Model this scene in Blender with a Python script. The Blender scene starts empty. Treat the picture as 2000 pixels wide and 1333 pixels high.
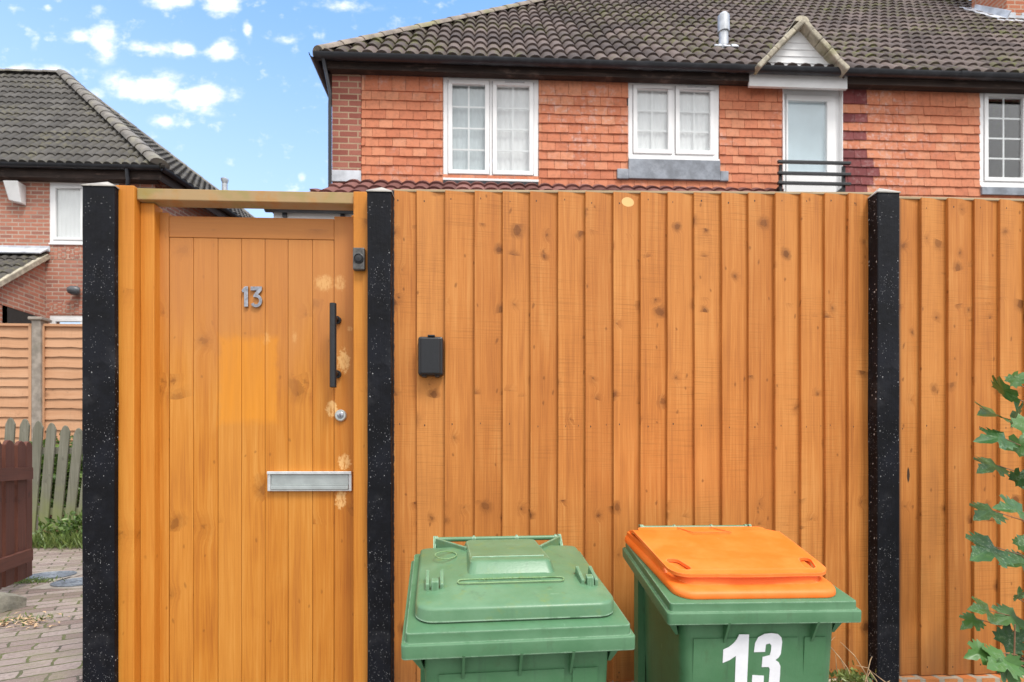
import bpy, bmesh, math, random
from mathutils import Vector, Matrix
from mathutils.geometry import tessellate_polygon
R = math.radians
random.seed(13)
S = bpy.context.scene
COL = S.collection

# ------------------------------------------------------------------ camera
EYE, FPX, HOR, PSI = 1.35, 1100.0, 900.0, R(2.5)
cam_d = bpy.data.cameras.new('camera')
cam = bpy.data.objects.new('camera', cam_d); COL.objects.link(cam)
cam.location = (0, 0, EYE); cam.rotation_euler = (R(90), 0, -PSI)
cam_d.sensor_width = 36; cam_d.lens = 36 * FPX / 2000
cam_d.shift_y = (HOR - 666.5) / 2000
cam_d.clip_end = 3000; cam_d.clip_start = .05
cam_d.dof.use_dof = True; cam_d.dof.focus_distance = 2.1; cam_d.dof.aperture_fstop = 4.5
S.camera = cam
AX = Vector((math.sin(PSI), math.cos(PSI), 0)); RT = Vector((math.cos(PSI), -math.sin(PSI), 0))
def ray(px, py): return AX + RT * ((px - 1000) / FPX) + Vector((0, 0, (HOR - py) / FPX))
def PD(px, py, d): return Vector((0, 0, EYE)) + ray(px, py) * d          # point at camera depth d
def PY(px, py, Y): r = ray(px, py); return Vector((0, 0, EYE)) + r * (Y / r.y)   # point on the plane y = Y
def PZ(px, py, z): r = ray(px, py); return Vector((0, 0, EYE)) + r * ((z - EYE) / r.z)
def X(px, Y): return PY(px, HOR, Y).x
def Z(px, py, Y): return PY(px, py, Y).z

# ------------------------------------------------------------------ node helpers
class NT:
    def __init__(s, tree): s.t = tree
    def n(s, typ, **kw):
        nd = s.t.nodes.new(typ)
        for k, v in kw.items():
            if k.startswith('i_'):
                key = k[2:]; key = int(key) if key.isdigit() else key.replace('_', ' ')
                s.set(nd.inputs[key], v)
            else: setattr(nd, k, v)
        return nd
    def set(s, inp, v):
        if isinstance(v, bpy.types.NodeSocket): s.t.links.new(v, inp)
        elif v is not None:
            if inp.type == 'RGBA' and not hasattr(v, '__len__'): v = (v, v, v, 1)
            elif inp.type == 'RGBA' and len(v) == 3: v = (*v, 1)
            inp.default_value = v
    def m(s, op, a, b=None, c=None, clamp=False):
        nd = s.t.nodes.new('ShaderNodeMath'); nd.operation = op; nd.use_clamp = clamp
        for i, v in enumerate((a, b, c)):
            if v is not None: s.set(nd.inputs[i], v)
        return nd.outputs[0]
    def vm(s, op, a, b=None):
        nd = s.t.nodes.new('ShaderNodeVectorMath'); nd.operation = op
        s.set(nd.inputs[0], a)
        if b is not None: s.set(nd.inputs[1], b)
        return nd.outputs['Value'] if op in ('LENGTH', 'DOT_PRODUCT', 'DISTANCE') else nd.outputs[0]
    def mix(s, f, a, b, blend='MIX'):
        nd = s.t.nodes.new('ShaderNodeMix'); nd.data_type = 'RGBA'; nd.blend_type = blend; nd.clamp_factor = True
        s.set(nd.inputs[0], f); s.set(nd.inputs[6], a); s.set(nd.inputs[7], b)
        return nd.outputs[2]
    def ramp(s, f, stops):
        nd = s.t.nodes.new('ShaderNodeValToRGB'); e = nd.color_ramp.elements
        while len(e) < len(stops): e.new(.5)
        for el, (p, c) in zip(e, stops):
            el.position = p; el.color = (c, c, c, 1) if not hasattr(c, '__len__') else (*c, 1)
        s.set(nd.inputs[0], f); return nd.outputs[0]
    def sm(s, v, a, b, lo=0., hi=1.):
        nd = s.t.nodes.new('ShaderNodeMapRange'); nd.interpolation_type = 'SMOOTHSTEP'
        s.set(nd.inputs[0], v)
        for i, x in ((1, a), (2, b), (3, lo), (4, hi)): s.set(nd.inputs[i], x)
        return nd.outputs[0]
    def noise(s, vec, sc, det=3., rough=.55, dim='3D', dist=0.):
        nd = s.t.nodes.new('ShaderNodeTexNoise'); nd.noise_dimensions = dim
        s.set(nd.inputs['Vector'], vec); s.set(nd.inputs['Scale'], sc); s.set(nd.inputs['Detail'], det)
        s.set(nd.inputs['Roughness'], rough); s.set(nd.inputs['Distortion'], dist)
        return nd.outputs[0]
    def scale(s, vec, sc, loc=(0, 0, 0)):
        nd = s.t.nodes.new('ShaderNodeMapping'); s.set(nd.inputs[0], vec)
        nd.inputs['Scale'].default_value = sc; nd.inputs['Location'].default_value = loc
        return nd.outputs[0]
    def sep(s, v):
        nd = s.t.nodes.new('ShaderNodeSeparateXYZ'); s.set(nd.inputs[0], v); return nd.outputs
    def comb(s, x, y, z=0.):
        nd = s.t.nodes.new('ShaderNodeCombineXYZ')
        for i, v in enumerate((x, y, z)): s.set(nd.inputs[i], v)
        return nd.outputs[0]
    def uv(s): return s.t.nodes.new('ShaderNodeTexCoord').outputs['UV']
    def pos(s): return s.t.nodes.new('ShaderNodeNewGeometry').outputs['Position']
    def obj(s): return s.t.nodes.new('ShaderNodeTexCoord').outputs['Object']
    def rnd(s):
        nd = s.t.nodes.new('ShaderNodeAttribute'); nd.attribute_name = 'rnd'; return nd.outputs['Fac']
    def bump(s, h, strength=.5, dist=.003):
        nd = s.t.nodes.new('ShaderNodeBump'); s.set(nd.inputs['Strength'], strength)
        s.set(nd.inputs['Distance'], dist); s.set(nd.inputs['Height'], h); return nd.outputs[0]
def new_mat(name):
    m = bpy.data.materials.new(name); m.use_nodes = True
    nt = m.node_tree; b = nt.nodes['Principled BSDF']
    return m, NT(nt), b

# ------------------------------------------------------------------ world: blue sky, broken cloud ahead, overcast behind the viewer
SUN_DIR = Vector((.52, -.78, 1.60)).normalized()        # towards the sun: over the viewer's right shoulder, behind thin cloud
W = bpy.data.worlds.new('World'); S.world = W; W.use_nodes = True
w = NT(W.node_tree); bg = W.node_tree.nodes['Background']; bg.inputs['Strength'].default_value = .115
sky = w.n('ShaderNodeTexSky', sky_type='NISHITA', sun_disc=False)
sky.sun_elevation = math.asin(SUN_DIR.z); sky.sun_rotation = math.atan2(SUN_DIR.x, SUN_DIR.y)
sky.air_density = 1.0; sky.dust_density = .6; sky.ozone_density = 2.5
tc = w.n('ShaderNodeTexCoord').outputs['Generated']
sx, sy, sz = w.sep(tc)[:3]
ysafe = w.m('MAXIMUM', sy, .05)
gu, gv = w.m('DIVIDE', sx, ysafe), w.m('DIVIDE', sz, ysafe)
wob = w.noise(w.comb(w.m('MULTIPLY', gu, 6.), w.m('MULTIPLY', gv, 9.), .3), 3.2, 6., .62)
tot = None
for cx, cy, rx, ry, amp in ((285, 172, 64, 26, 1.15), (385, 192, 58, 26, 1.), (203, 78, 30, 32, 1.1), (155, 70, 24, 16, .8), (288, 95, 44, 13, .95),
        (362, 98, 24, 14, .95), (434, 100, 30, 20, 1.), (340, 2, 46, 14, 1.), (425, 6, 40, 22, 1.), (565, 78, 22, 16, .75), (322, 238, 22, 13, .9), (60, 142, 90, 13, .75), (180, 182, 26, 12, .6),
        (92, 14, 9, 7, .6), (193, 18, 12, 10, .6), (66, 82, 10, 14, .6), (590, 340, 7, 14, .5), (665, 10, 60, 12, .6), (484, 60, 8, 22, .6), (430, 245, 16, 7, .5), (1650, -2, 300, 14, 1.3)):
    d = ray(cx, cy); u0, v0 = d.x / d.y, d.z / d.y
    a = w.m('DIVIDE', w.m('SUBTRACT', gu, u0), rx / FPX); b_ = w.m('DIVIDE', w.m('SUBTRACT', gv, v0), ry / FPX)
    g = w.m('EXPONENT', w.m('MULTIPLY', w.m('ADD', w.m('MULTIPLY', a, a), w.m('MULTIPLY', b_, b_)), -1.0))
    g = w.m('MULTIPLY', g, amp); tot = g if tot is None else w.m('MAXIMUM', tot, g)
cl = w.sm(w.m('ADD', w.m('MULTIPLY', tot, .85), w.m('MULTIPLY', w.m('SUBTRACT', wob, .5), 2.1)), .06, 1.0)
cl = w.m('MULTIPLY', cl, w.sm(tot, .03, .22))
wisp = w.sm(w.noise(w.comb(w.m('MULTIPLY', gu, 11.), w.m('MULTIPLY', gv, 14.), 5.), 2., 6., .6), .56, .80, 0., .6)
cl = w.m('MAXIMUM', cl, wisp)
over_n = w.noise(tc, 2.2, 4., .55)
back = w.sm(sy, .30, -.15)                               # the cloud sheet that covers the sky behind the viewer
back = w.m('MAXIMUM', back, w.sm(sz, .75, .95))
over_col = w.ramp(over_n, ((.3, (4.6, 4.8, 5.1)), (.7, (8.2, 8.1, 8.0))))
over_col = w.mix(1., over_col, w.comb(*[w.m('ADD', .62, w.m('MULTIPLY', w.m('MAXIMUM', sz, 0.), .75))] * 3), 'MULTIPLY')   # brightest overhead
hz = w.sm(sz, .08, .74)
blue = w.vm('MULTIPLY', sky.outputs[0], (1.26, 1.62, 1.85))
skyc = w.mix(hz, w.mix(.80, blue, (3.95, 4.4, 4.8)), blue)
c1 = w.mix(cl, skyc, (6.3, 6.3, 6.35)); c2 = w.mix(back, c1, over_col)
W.node_tree.links.new(c2, bg.inputs['Color'])

sun_d = bpy.data.lights.new('sun', 'SUN'); sun_d.energy = 1.5; sun_d.angle = R(15); sun_d.color = (1, .965, .91)
sun = bpy.data.objects.new('sun', sun_d); COL.objects.link(sun); sun.location = SUN_DIR * 30
sun.rotation_euler = SUN_DIR.to_track_quat('Z', 'Y').to_euler()
S.view_settings.view_transform = 'Standard'; S.view_settings.look = 'None'
S.view_settings.exposure = 1.0; S.view_settings.gamma = 1

# ------------------------------------------------------------------ materials
def wood(name, dark, mid, light, knot=1., saw=.25, rough=.62, vary=.25, extra=None, kscale=10.5, bumpd=.0016, spec=.3, whorls=((2.18, .085), (1.94, .05), (1.64, .06), (1.15, .07))):
    m, t, b = new_mat(name); dark, mid, light = [(q[0] * .91, q[1] * .85, q[2] * .80) if 'stained' in name else tuple(c * .88 for c in q) for q in (dark, mid, light)]
    uv, rnd = t.uv(), t.rnd()
    wn = t.noise(uv, 9., 2.)
    kuv = t.vm('ADD', t.scale(uv, (kscale, kscale * .86, 1)), t.comb(t.m('ADD', t.m('MULTIPLY', wn, .5), t.m('MULTIPLY', t.noise(uv, 70., 3.), .16)), t.m('ADD', t.m('MULTIPLY', wn, .35), t.m('MULTIPLY', t.noise(t.scale(uv, (1, 1, 1), (5, 5, 0)), 70., 3.), .16)), 0))
    vo = t.n('ShaderNodeTexVoronoi', voronoi_dimensions='2D', i_Vector=kuv, i_Scale=1.0, i_Randomness=.95)
    kd, kc = vo.outputs['Distance'], t.sep(vo.outputs['Color'])
    kamt = t.m('ADD', .5, t.m('MULTIPLY', kc[2], .5)); px_ = t.sep(t.pos()); zz = t.m('ADD', px_[2], t.m('MULTIPLY', t.m('SUBTRACT', t.noise(t.comb(px_[0], 0, 0), 3.1, 2.), .5), .14)); band = None
    for zk, hw_ in whorls:                               # pine carries its knots in whorls: rows at much the same height on boards from one log
        bb = t.sm(t.m('ABSOLUTE', t.m('SUBTRACT', zz, zk)), hw_, hw_ * .4); band = bb if band is None else t.m('MAXIMUM', band, bb)
    kth = t.m('SUBTRACT', .93, t.m('MULTIPLY', band, .70)); kon = t.m('MULTIPLY', t.sm(kc[0], kth, t.m('ADD', kth, .03)), kamt)
    krad = t.m('ADD', .03, t.m('MULTIPLY', t.m('POWER', kc[1], 2.), .17))
    halo = t.m('MULTIPLY', kon, t.sm(kd, .34, .0))
    kn = t.m('MULTIPLY', kon, t.sm(kd, krad, t.m('MULTIPLY', krad, .7)))
    kring = t.m('MULTIPLY', kon, t.sm(kd, t.m('MULTIPLY', krad, 2.3), krad))
    u, v, _ = t.sep(uv)[:3]
    bend = t.m('MULTIPLY', halo, .03)
    gu_ = t.m('ADD', u, bend)
    g1 = t.noise(t.comb(t.m('MULTIPLY', gu_, 160.), t.m('MULTIPLY', v, 4.), 0), 1., 4., .6)
    g2 = t.noise(t.comb(t.m('MULTIPLY', gu_, 34.), t.m('MULTIPLY', v, 1.3), 3.), 1., 3., .55, dist=.9)
    g3 = t.noise(uv, 2.6, 2.)
    f = t.m('ADD', t.m('ADD', t.m('MULTIPLY', g1, .36), t.m('MULTIPLY', g2, .40)), t.m('MULTIPLY', g3, .24))
    col = t.ramp(f, ((.33, dark), (.5, mid), (.68, light)))
    col = t.mix(t.m('MULTIPLY', t.m('SUBTRACT', rnd, .5), 2 * vary, clamp=True), col, t.mix(.6, col, dark))
    col = t.mix(t.m('MULTIPLY', t.m('SUBTRACT', .5, rnd), 2 * vary, clamp=True), col, light)
    sw = t.noise(t.comb(t.m('MULTIPLY', u, 5.), t.m('MULTIPLY', v, 330.), 0), 1., 2., .5)
    swm = t.noise(t.comb(t.m('MULTIPLY', u, 3.), t.m('MULTIPLY', v, 3.), 8.), 1., 2.)
    swf = t.m('MULTIPLY', t.sm(sw, .5, .68), t.m('MULTIPLY', t.sm(swm, .42, .6), saw))
    dk = tuple(c * .42 for c in dark)
    col = t.mix(swf, col, tuple(c * .38 for c in mid))
    smudge = t.m('MULTIPLY', t.sm(t.noise(t.comb(t.m('MULTIPLY', u, 9.), t.m('MULTIPLY', v, 5.), 2.), 1., 4., .6), .60, .78), .24)
    col = t.mix(smudge, col, dark)
    vp = t.n('ShaderNodeTexVoronoi', voronoi_dimensions='2D', i_Vector=t.vm('ADD', t.scale(uv, (26., 15., 1)), t.comb(wn, wn, 0)), i_Scale=1.0, i_Randomness=1.)
    pc = t.sep(vp.outputs['Color'])
    pin = t.m('MULTIPLY', t.sm(t.m('ADD', vp.outputs['Distance'], t.m('MULTIPLY', t.noise(uv, 300., 2.), .12)), .22, .10), t.m('GREATER_THAN', pc[0], .925))
    col = t.mix(t.m('MULTIPLY', pin, .6 * knot), col, dk)
    rings = t.noise(t.comb(t.m('MULTIPLY', kd, 60.), 0, 0), 1., 1.)
    warm = t.m('MULTIPLY', kon, t.sm(kd, .32, .08)); wv = t.noise(t.comb(t.m('MULTIPLY', u, 16.), t.m('MULTIPLY', v, 60.), 1.), 1., 3.)
    col = t.mix(t.m('MULTIPLY', warm, t.m('MULTIPLY', wv, .75 * knot)), col, tuple(c * .72 for c in dark))
    col = t.mix(t.m('MULTIPLY', kring, t.m('ADD', .25 * knot, t.m('MULTIPLY', rings, .3 * knot))), col, dk)
    col = t.mix(t.m('MULTIPLY', kn, .72 * knot), col, dk)
    if extra: col = extra(t, col)
    t.set(b.inputs['Base Color'], col)
    t.set(b.inputs['Roughness'], t.m('ADD', rough - .08, t.m('MULTIPLY', g1, .16)))
    b.inputs['Specular IOR Level'].default_value = spec
    h = t.m('ADD', t.m('ADD', t.m('MULTIPLY', g1, .5), t.m('MULTIPLY', sw, saw)), t.m('MULTIPLY', kn, .4))
    t.set(b.inputs['Normal'], t.bump(h, .5, bumpd))
    return m

def rect_mask(t, px, pz, cx, cz, hx, hz, soft=.25, nz=.25, nsc=60.):
    p = t.pos(); xs = t.sep(p)
    a = t.m('DIVIDE', t.m('ABSOLUTE', t.m('SUBTRACT', xs[0], cx)), hx)
    c = t.m('DIVIDE', t.m('ABSOLUTE', t.m('SUBTRACT', xs[2], cz)), hz)
    d = t.m('MAXIMUM', a, c)
    n = t.noise(p, nsc, 4., .6)
    d = t.m('ADD', d, t.m('MULTIPLY', t.m('SUBTRACT', n, .5), nz * 2))
    return t.sm(d, 1.0, 1.0 - soft)
def oval_mask(t, cx, cz, hx, hz, soft=.25, nz=.25, nsc=60.):
    p = t.pos(); xs = t.sep(p)
    a = t.m('DIVIDE', t.m('SUBTRACT', xs[0], cx), hx); c = t.m('DIVIDE', t.m('SUBTRACT', xs[2], cz), hz)
    d = t.m('SQRT', t.m('ADD', t.m('MULTIPLY', a, a), t.m('MULTIPLY', c, c)))
    n = t.noise(p, nsc, 4., .6)
    d = t.m('ADD', d, t.m('MULTIPLY', t.m('SUBTRACT', n, .5), nz * 2))
    return t.sm(d, 1.0, 1.0 - soft)

YF = 2.15                                                # front plane of the fence
GY = 2.195                                               # front plane of the gate leaf
XP2, XP3 = X(768, YF), X(1706, YF)
def fence_extra(t, col):
    p = t.pos(); x, y, z = t.sep(p)[:3]
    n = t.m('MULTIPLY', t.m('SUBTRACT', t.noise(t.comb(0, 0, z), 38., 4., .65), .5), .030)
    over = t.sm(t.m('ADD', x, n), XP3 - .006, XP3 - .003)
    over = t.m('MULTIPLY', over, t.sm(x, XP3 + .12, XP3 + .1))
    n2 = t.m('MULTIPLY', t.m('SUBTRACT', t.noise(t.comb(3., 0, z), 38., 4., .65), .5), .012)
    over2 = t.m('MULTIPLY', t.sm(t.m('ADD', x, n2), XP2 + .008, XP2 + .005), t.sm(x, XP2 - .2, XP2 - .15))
    foot_tone = t.m('MULTIPLY', t.sm(t.m('ADD', z, t.m('MULTIPLY', t.noise(t.scale(p, (14, 1, 3)), 1., 4.), .45)), .98, .66), .5)
    col = t.mix(foot_tone, col, (.17, .075, .03))             # boards turn darker brown towards their foot
    c = PY(1225, 397, YF)
    col = t.mix(oval_mask(t, c.x, c.z, .026, .019, .12, .08), col, (.80, .50, .20))
    c = PY(1776, 928, YF); col = t.mix(oval_mask(t, c.x, c.z, .007, .034, .3, .2), col, (.06, .03, .015))
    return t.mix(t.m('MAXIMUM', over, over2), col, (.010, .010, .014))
def gate_extra(t, col):
    z = t.sep(t.pos())[2]                                # the stain has dulled and browned over the upper half of the leaf
    col = t.mix(t.m('MULTIPLY', t.sm(t.m('ADD', z, t.m('MULTIPLY', t.m('SUBTRACT', t.noise(t.scale(t.pos(), (9, 1, 2)), 1., 4.), .5), .7)), 1.50, 2.05), .62), col, (.50, .205, .068))
    c = PY(484, 742, GY); m_ = rect_mask(t, 0, 0, c.x, c.z, .122, .182, .22, .13, 22.)
    col = t.mix(t.m('MULTIPLY', m_, t.m('ADD', .22, t.m('MULTIPLY', t.noise(t.scale(t.pos(), (60, 1, 5)), 1., 3.), .7))), col, (.72, .27, .020))
    bare = (.80, .48, .19)
    for px, py, hx, hy, a, soft, nz in ((632, 553, 22, 20, .6, .6, .28), (664, 553, 13, 19, .5, .5, .28), (671, 706, 13, 24, .85, .3, .5), (648, 798, 13, 18, .9, .3, .5),
            (672, 903, 14, 18, .9, .3, .4), (666, 976, 12, 20, .9, .3, .45), (520, 662, 9, 16, .35, .8, .6), (575, 660, 8, 14, .3, .8, .6), (683, 642, 6, 6, .5, .5, .4)):
        c = PY(px, py, GY)
        mk = t.m('MULTIPLY', oval_mask(t, c.x, c.z, hx / 510, hy / 510, soft, nz * 1.6, 95.), t.sm(t.noise(t.scale(t.pos(), (130, 1, 45)), 1., 4., .7), .30, .55)) if nz > .25 else rect_mask(t, 0, 0, c.x, c.z, hx / 470, hy / 470, soft, nz * 1.5, 70.)
        col = t.mix(t.m('MULTIPLY', mk, a), col, bare)
    return col
M = {}
M['fence'] = wood('stained_rough_sawn_board', (.38, .130, .028), (.57, .222, .048), (.70, .335, .098), knot=1.0, saw=.32, vary=.34, extra=fence_extra, bumpd=.002)
M['gate'] = wood('stained_planed_board', (.42, .135, .018), (.61, .240, .030), (.73, .350, .075), knot=.7, saw=.04, rough=.46, vary=.45, extra=gate_extra, kscale=5.5, bumpd=.0008)
M['frame_wood'] = wood('stained_frame_timber', (.53, .19, .022), (.65, .262, .036), (.72, .34, .062), knot=.5, saw=.06, rough=.5, vary=.1, kscale=4., bumpd=.0008)
def lintel_extra(t, col):
    n = t.noise(t.pos(), 11., 4., .6)
    nz = t.sep(t.n('ShaderNodeNewGeometry').outputs['Normal'])
    col = t.mix(t.m('MULTIPLY', t.sm(n, .25, .55), .85), col, (.40, .28, .145))
    n2 = t.noise(t.pos(), 6., 3., .6)
    return t.mix(t.m('MULTIPLY', t.sm(n2, .48, .64), .6), col, (.27, .25, .075))
M['lintel'] = wood('weathered_lintel_timber', (.36, .15, .035), (.50, .23, .06), (.6, .32, .1), knot=.3, saw=.1, extra=lintel_extra)
M['coping'] = wood('weathered_pale_rail', (.34, .24, .13), (.46, .34, .2), (.56, .44, .28), knot=.3, saw=.1)
M['lap'] = wood('pale_lap_fence_timber', (.52, .265, .14), (.62, .335, .185), (.70, .42, .255), knot=.55, saw=.25, vary=.3, kscale=6.)
M['picket'] = wood('weathered_green_picket', (.13, .13, .095), (.20, .195, .15), (.31, .30, .25), knot=.3, saw=.1, rough=.85,
    extra=lambda t, c: t.mix(t.m('MULTIPLY', t.sm(t.m('ADD', t.sep(t.pos())[2], t.m('MULTIPLY', t.noise(t.pos(), 7., 3.), .6)), 1.5, .9), .6), c, (.21, .24, .07)))
M['brownwood'] = wood('brown_stained_picket', (.080, .029, .018), (.125, .045, .029), (.175, .068, .046), knot=.4, saw=.1, rough=.7)
M['oldfascia'] = wood('dark_weathered_fascia', (.022, .016, .014), (.045, .032, .027), (.13, .088, .074), knot=.2, saw=.0, rough=.8,
    extra=lambda t, c: t.mix(t.m('MULTIPLY', t.sm(t.noise(t.scale(t.pos(), (1.2, 1, 4)), 2.5, 5., .7), .55, .72), .55), c, (.22, .15, .125)))

def plain(name, col, rough=.5, metal=0., var=.12, nsc=20., bump=.0, spec=.5, dirt=None, dirt_amt=.0, coat=0.):
    m, t, b = new_mat(name); p = t.obj()
    n = t.noise(p, nsc, 4., .6)
    c = t.mix(t.sm(n, .3, .7), tuple(x * (1 - var) for x in col), tuple(min(1, x * (1 + var)) for x in col))
    if dirt:
        n2 = t.noise(p, nsc * .45, 5., .65)
        c = t.mix(t.m('MULTIPLY', t.sm(n2, .48, .72), dirt_amt), c, dirt)
    t.set(b.inputs['Base Color'], c); b.inputs['Metallic'].default_value = metal
    t.set(b.inputs['Roughness'], t.m('ADD', rough - .07, t.m('MULTIPLY', n, .14)))
    b.inputs['Specular IOR Level'].default_value = spec; b.inputs['Coat Weight'].default_value = coat
    if bump: t.set(b.inputs['Normal'], t.bump(t.noise(p, nsc * 4, 4., .6), .6, bump))
    return m
M['white'] = plain('white_upvc', (.88, .88, .88), .35, var=.03, nsc=3.)
M['whitepaint'] = plain('white_painted_board', (.80, .80, .80), .5, var=.04, nsc=5., dirt=(.55, .54, .5), dirt_amt=.25)
M['gutter'] = plain('black_plastic_gutter', (.018, .02, .026), .35, nsc=8., dirt=(.08, .085, .1), dirt_amt=.4)
M['lead'] = plain('grey_lead_sheet', (.22, .245, .285), .5, var=.3, nsc=6., dirt=(.5, .53, .58), dirt_amt=.5, bump=.004)
M['leadpale'] = plain('pale_lead_sheet', (.55, .58, .63), .5, var=.2, nsc=6., dirt=(.75, .77, .8), dirt_amt=.5)
M['blackmetal'] = plain('black_matt_metal', (.014, .015, .018), .42, var=.2, nsc=60.)
M['safe'] = plain('black_moulded_plastic', (.010, .011, .014), .38, var=.15, nsc=150., bump=.0003)
M['alu'] = plain('satin_aluminium', (.74, .75, .75), .30, metal=.55, var=.10, nsc=40.)
M['flap'] = plain('worn_aluminium_flap', (.50, .54, .53), .34, metal=.6, var=.12, nsc=14.)
M['chrome'] = plain('polished_chrome', (.40, .40, .43), .16, metal=1., var=.25, nsc=90.)
M['bellgrey'] = plain('weathered_grey_metal', (.10, .095, .09), .45, metal=.4, var=.3, nsc=80.)
M['galv'] = plain('grey_galvanised_pipe', (.50, .52, .55), .42, metal=.35, var=.2, nsc=10., dirt=(.3, .3, .3), dirt_amt=.3)
M['capwhite'] = plain('pale_post_cap', (.36, .335, .30), .8, var=.25, nsc=30., bump=.002)
M['concrete'] = plain('weathered_concrete', (.30, .26, .22), .85, var=.25, nsc=12., dirt=(.18, .17, .13), dirt_amt=.6, bump=.003)
M['kerb'] = plain('mossy_kerb_stone', (.20, .185, .145), .9, var=.3, nsc=14., dirt=(.10, .13, .03), dirt_amt=.75, bump=.006)
M['iron'] = plain('grey_cast_iron', (.17, .19, .215), .55, metal=.3, var=.3, nsc=40., bump=.004)
M['verge'] = plain('lichen_crusted_mortar', (.43, .385, .30), .9, var=.3, nsc=10., dirt=(.33, .32, .14), dirt_amt=.45, bump=.012)
M['hiptile'] = plain('weathered_hip_tile', (.25, .205, .17), .85, var=.3, nsc=6., dirt=(.26, .26, .09), dirt_amt=.6, bump=.008)
M['hipgrey'] = plain('grey_hip_tile', (.17, .155, .14), .85, var=.3, nsc=6., dirt=(.30, .28, .20), dirt_amt=.6, bump=.008)
M['curtain'] = plain('white_net_curtain', (.90, .90, .90), .9, var=.03, nsc=3.)
M['blind'] = plain('pale_grey_blind', (.60, .66, .68), .8, var=.06, nsc=3.)
M['frosted'] = plain('pale_frosted_backing', (.62, .74, .80), .7, var=.10, nsc=1.5)
M['dark'] = plain('dark_interior', (.035, .032, .03), .9)
M['render'] = plain('white_render', (.72, .73, .74), .8, var=.05, nsc=4.)
M['soil'] = plain('dark_soil', (.05, .038, .026), .95, var=.4, nsc=12., bump=.02)
M['lampgrey'] = plain('dark_grey_lamp_housing', (.09, .10, .11), .4, var=.2, nsc=10.)
M['strap'] = plain('rusty_nail', (.04, .022, .014), .7)

def post_mat():
    m, t, b = new_mat('black_painted_post')
    p = t.obj(); uv = t.uv(); u, v, _ = t.sep(uv)[:3]
    g = t.noise(t.comb(t.m('MULTIPLY', u, 90.), t.m('MULTIPLY', v, 5.), 0), 1., 4., .6)
    jit = t.n('ShaderNodeTexNoise', i_Vector=p, i_Scale=120., i_Detail=3.).outputs['Color']
    pj = t.vm('ADD', p, t.vm('MULTIPLY', t.vm('SUBTRACT', jit, (.5, .5, .5)), (.008, .008, .012)))
    vo = t.n('ShaderNodeTexVoronoi', i_Vector=pj, i_Scale=95., i_Randomness=1.)
    kc = t.sep(vo.outputs['Color'])
    rad = t.m('ADD', .13, t.m('MULTIPLY', t.m('POWER', kc[1], 3.), .27))
    clus = t.sm(t.noise(p, 6., 3.), .36, .62)
    sp = t.m('MULTIPLY', t.sm(vo.outputs['Distance'], rad, t.m('MULTIPLY', rad, .5)), t.m('GREATER_THAN', t.m('MULTIPLY', kc[0], t.m('ADD', .42, t.m('MULTIPLY', clus, .58))), .38))
    sp = t.m('MULTIPLY', sp, t.m('ADD', .35, t.m('MULTIPLY', kc[2], .65)))
    vo2 = t.n('ShaderNodeTexVoronoi', i_Vector=t.scale(pj, (1, 1, .6)), i_Scale=230., i_Randomness=1.)
    k2 = t.sep(vo2.outputs['Color'])
    sp2 = t.m('MULTIPLY', t.sm(vo2.outputs['Distance'], .26, .10), t.m('GREATER_THAN', t.m('MULTIPLY', k2[0], t.m('ADD', .40, t.m('MULTIPLY', clus, .60))), .60))
    scr = t.m('ADD', t.sm(t.noise(t.scale(p, (60, 60, 7)), 1., 3., .6), .71, .76), t.m('MULTIPLY', t.sm(t.noise(p, 5., 5., .65), .52, .70), .22))
    base = t.mix(t.sm(t.noise(p, 9., 4., .6), .35, .7), (.003, .0032, .0050), (.0075, .0085, .0135))
    col = t.mix(t.m('MULTIPLY', sp, .9), base, (.62, .62, .62))
    col = t.mix(t.m('MULTIPLY', sp2, .55), col, (.4, .4, .42))
    col = t.mix(t.m('MULTIPLY', scr, .35), col, (.25, .25, .27))
    t.set(b.inputs['Base Color'], col); t.set(b.inputs['Roughness'], t.m('ADD', .42, t.m('MULTIPLY', g, .25)))
    b.inputs['Specular IOR Level'].default_value = .18
    h = t.m('ADD', t.m('MULTIPLY', g, .6), t.m('ADD', t.m('MULTIPLY', t.noise(p, 40., 5., .65), .7), t.m('MULTIPLY', sp, -.5)))
    t.set(b.inputs['Normal'], t.bump(h, .75, .004))
    return m
M['post'] = post_mat()

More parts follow.
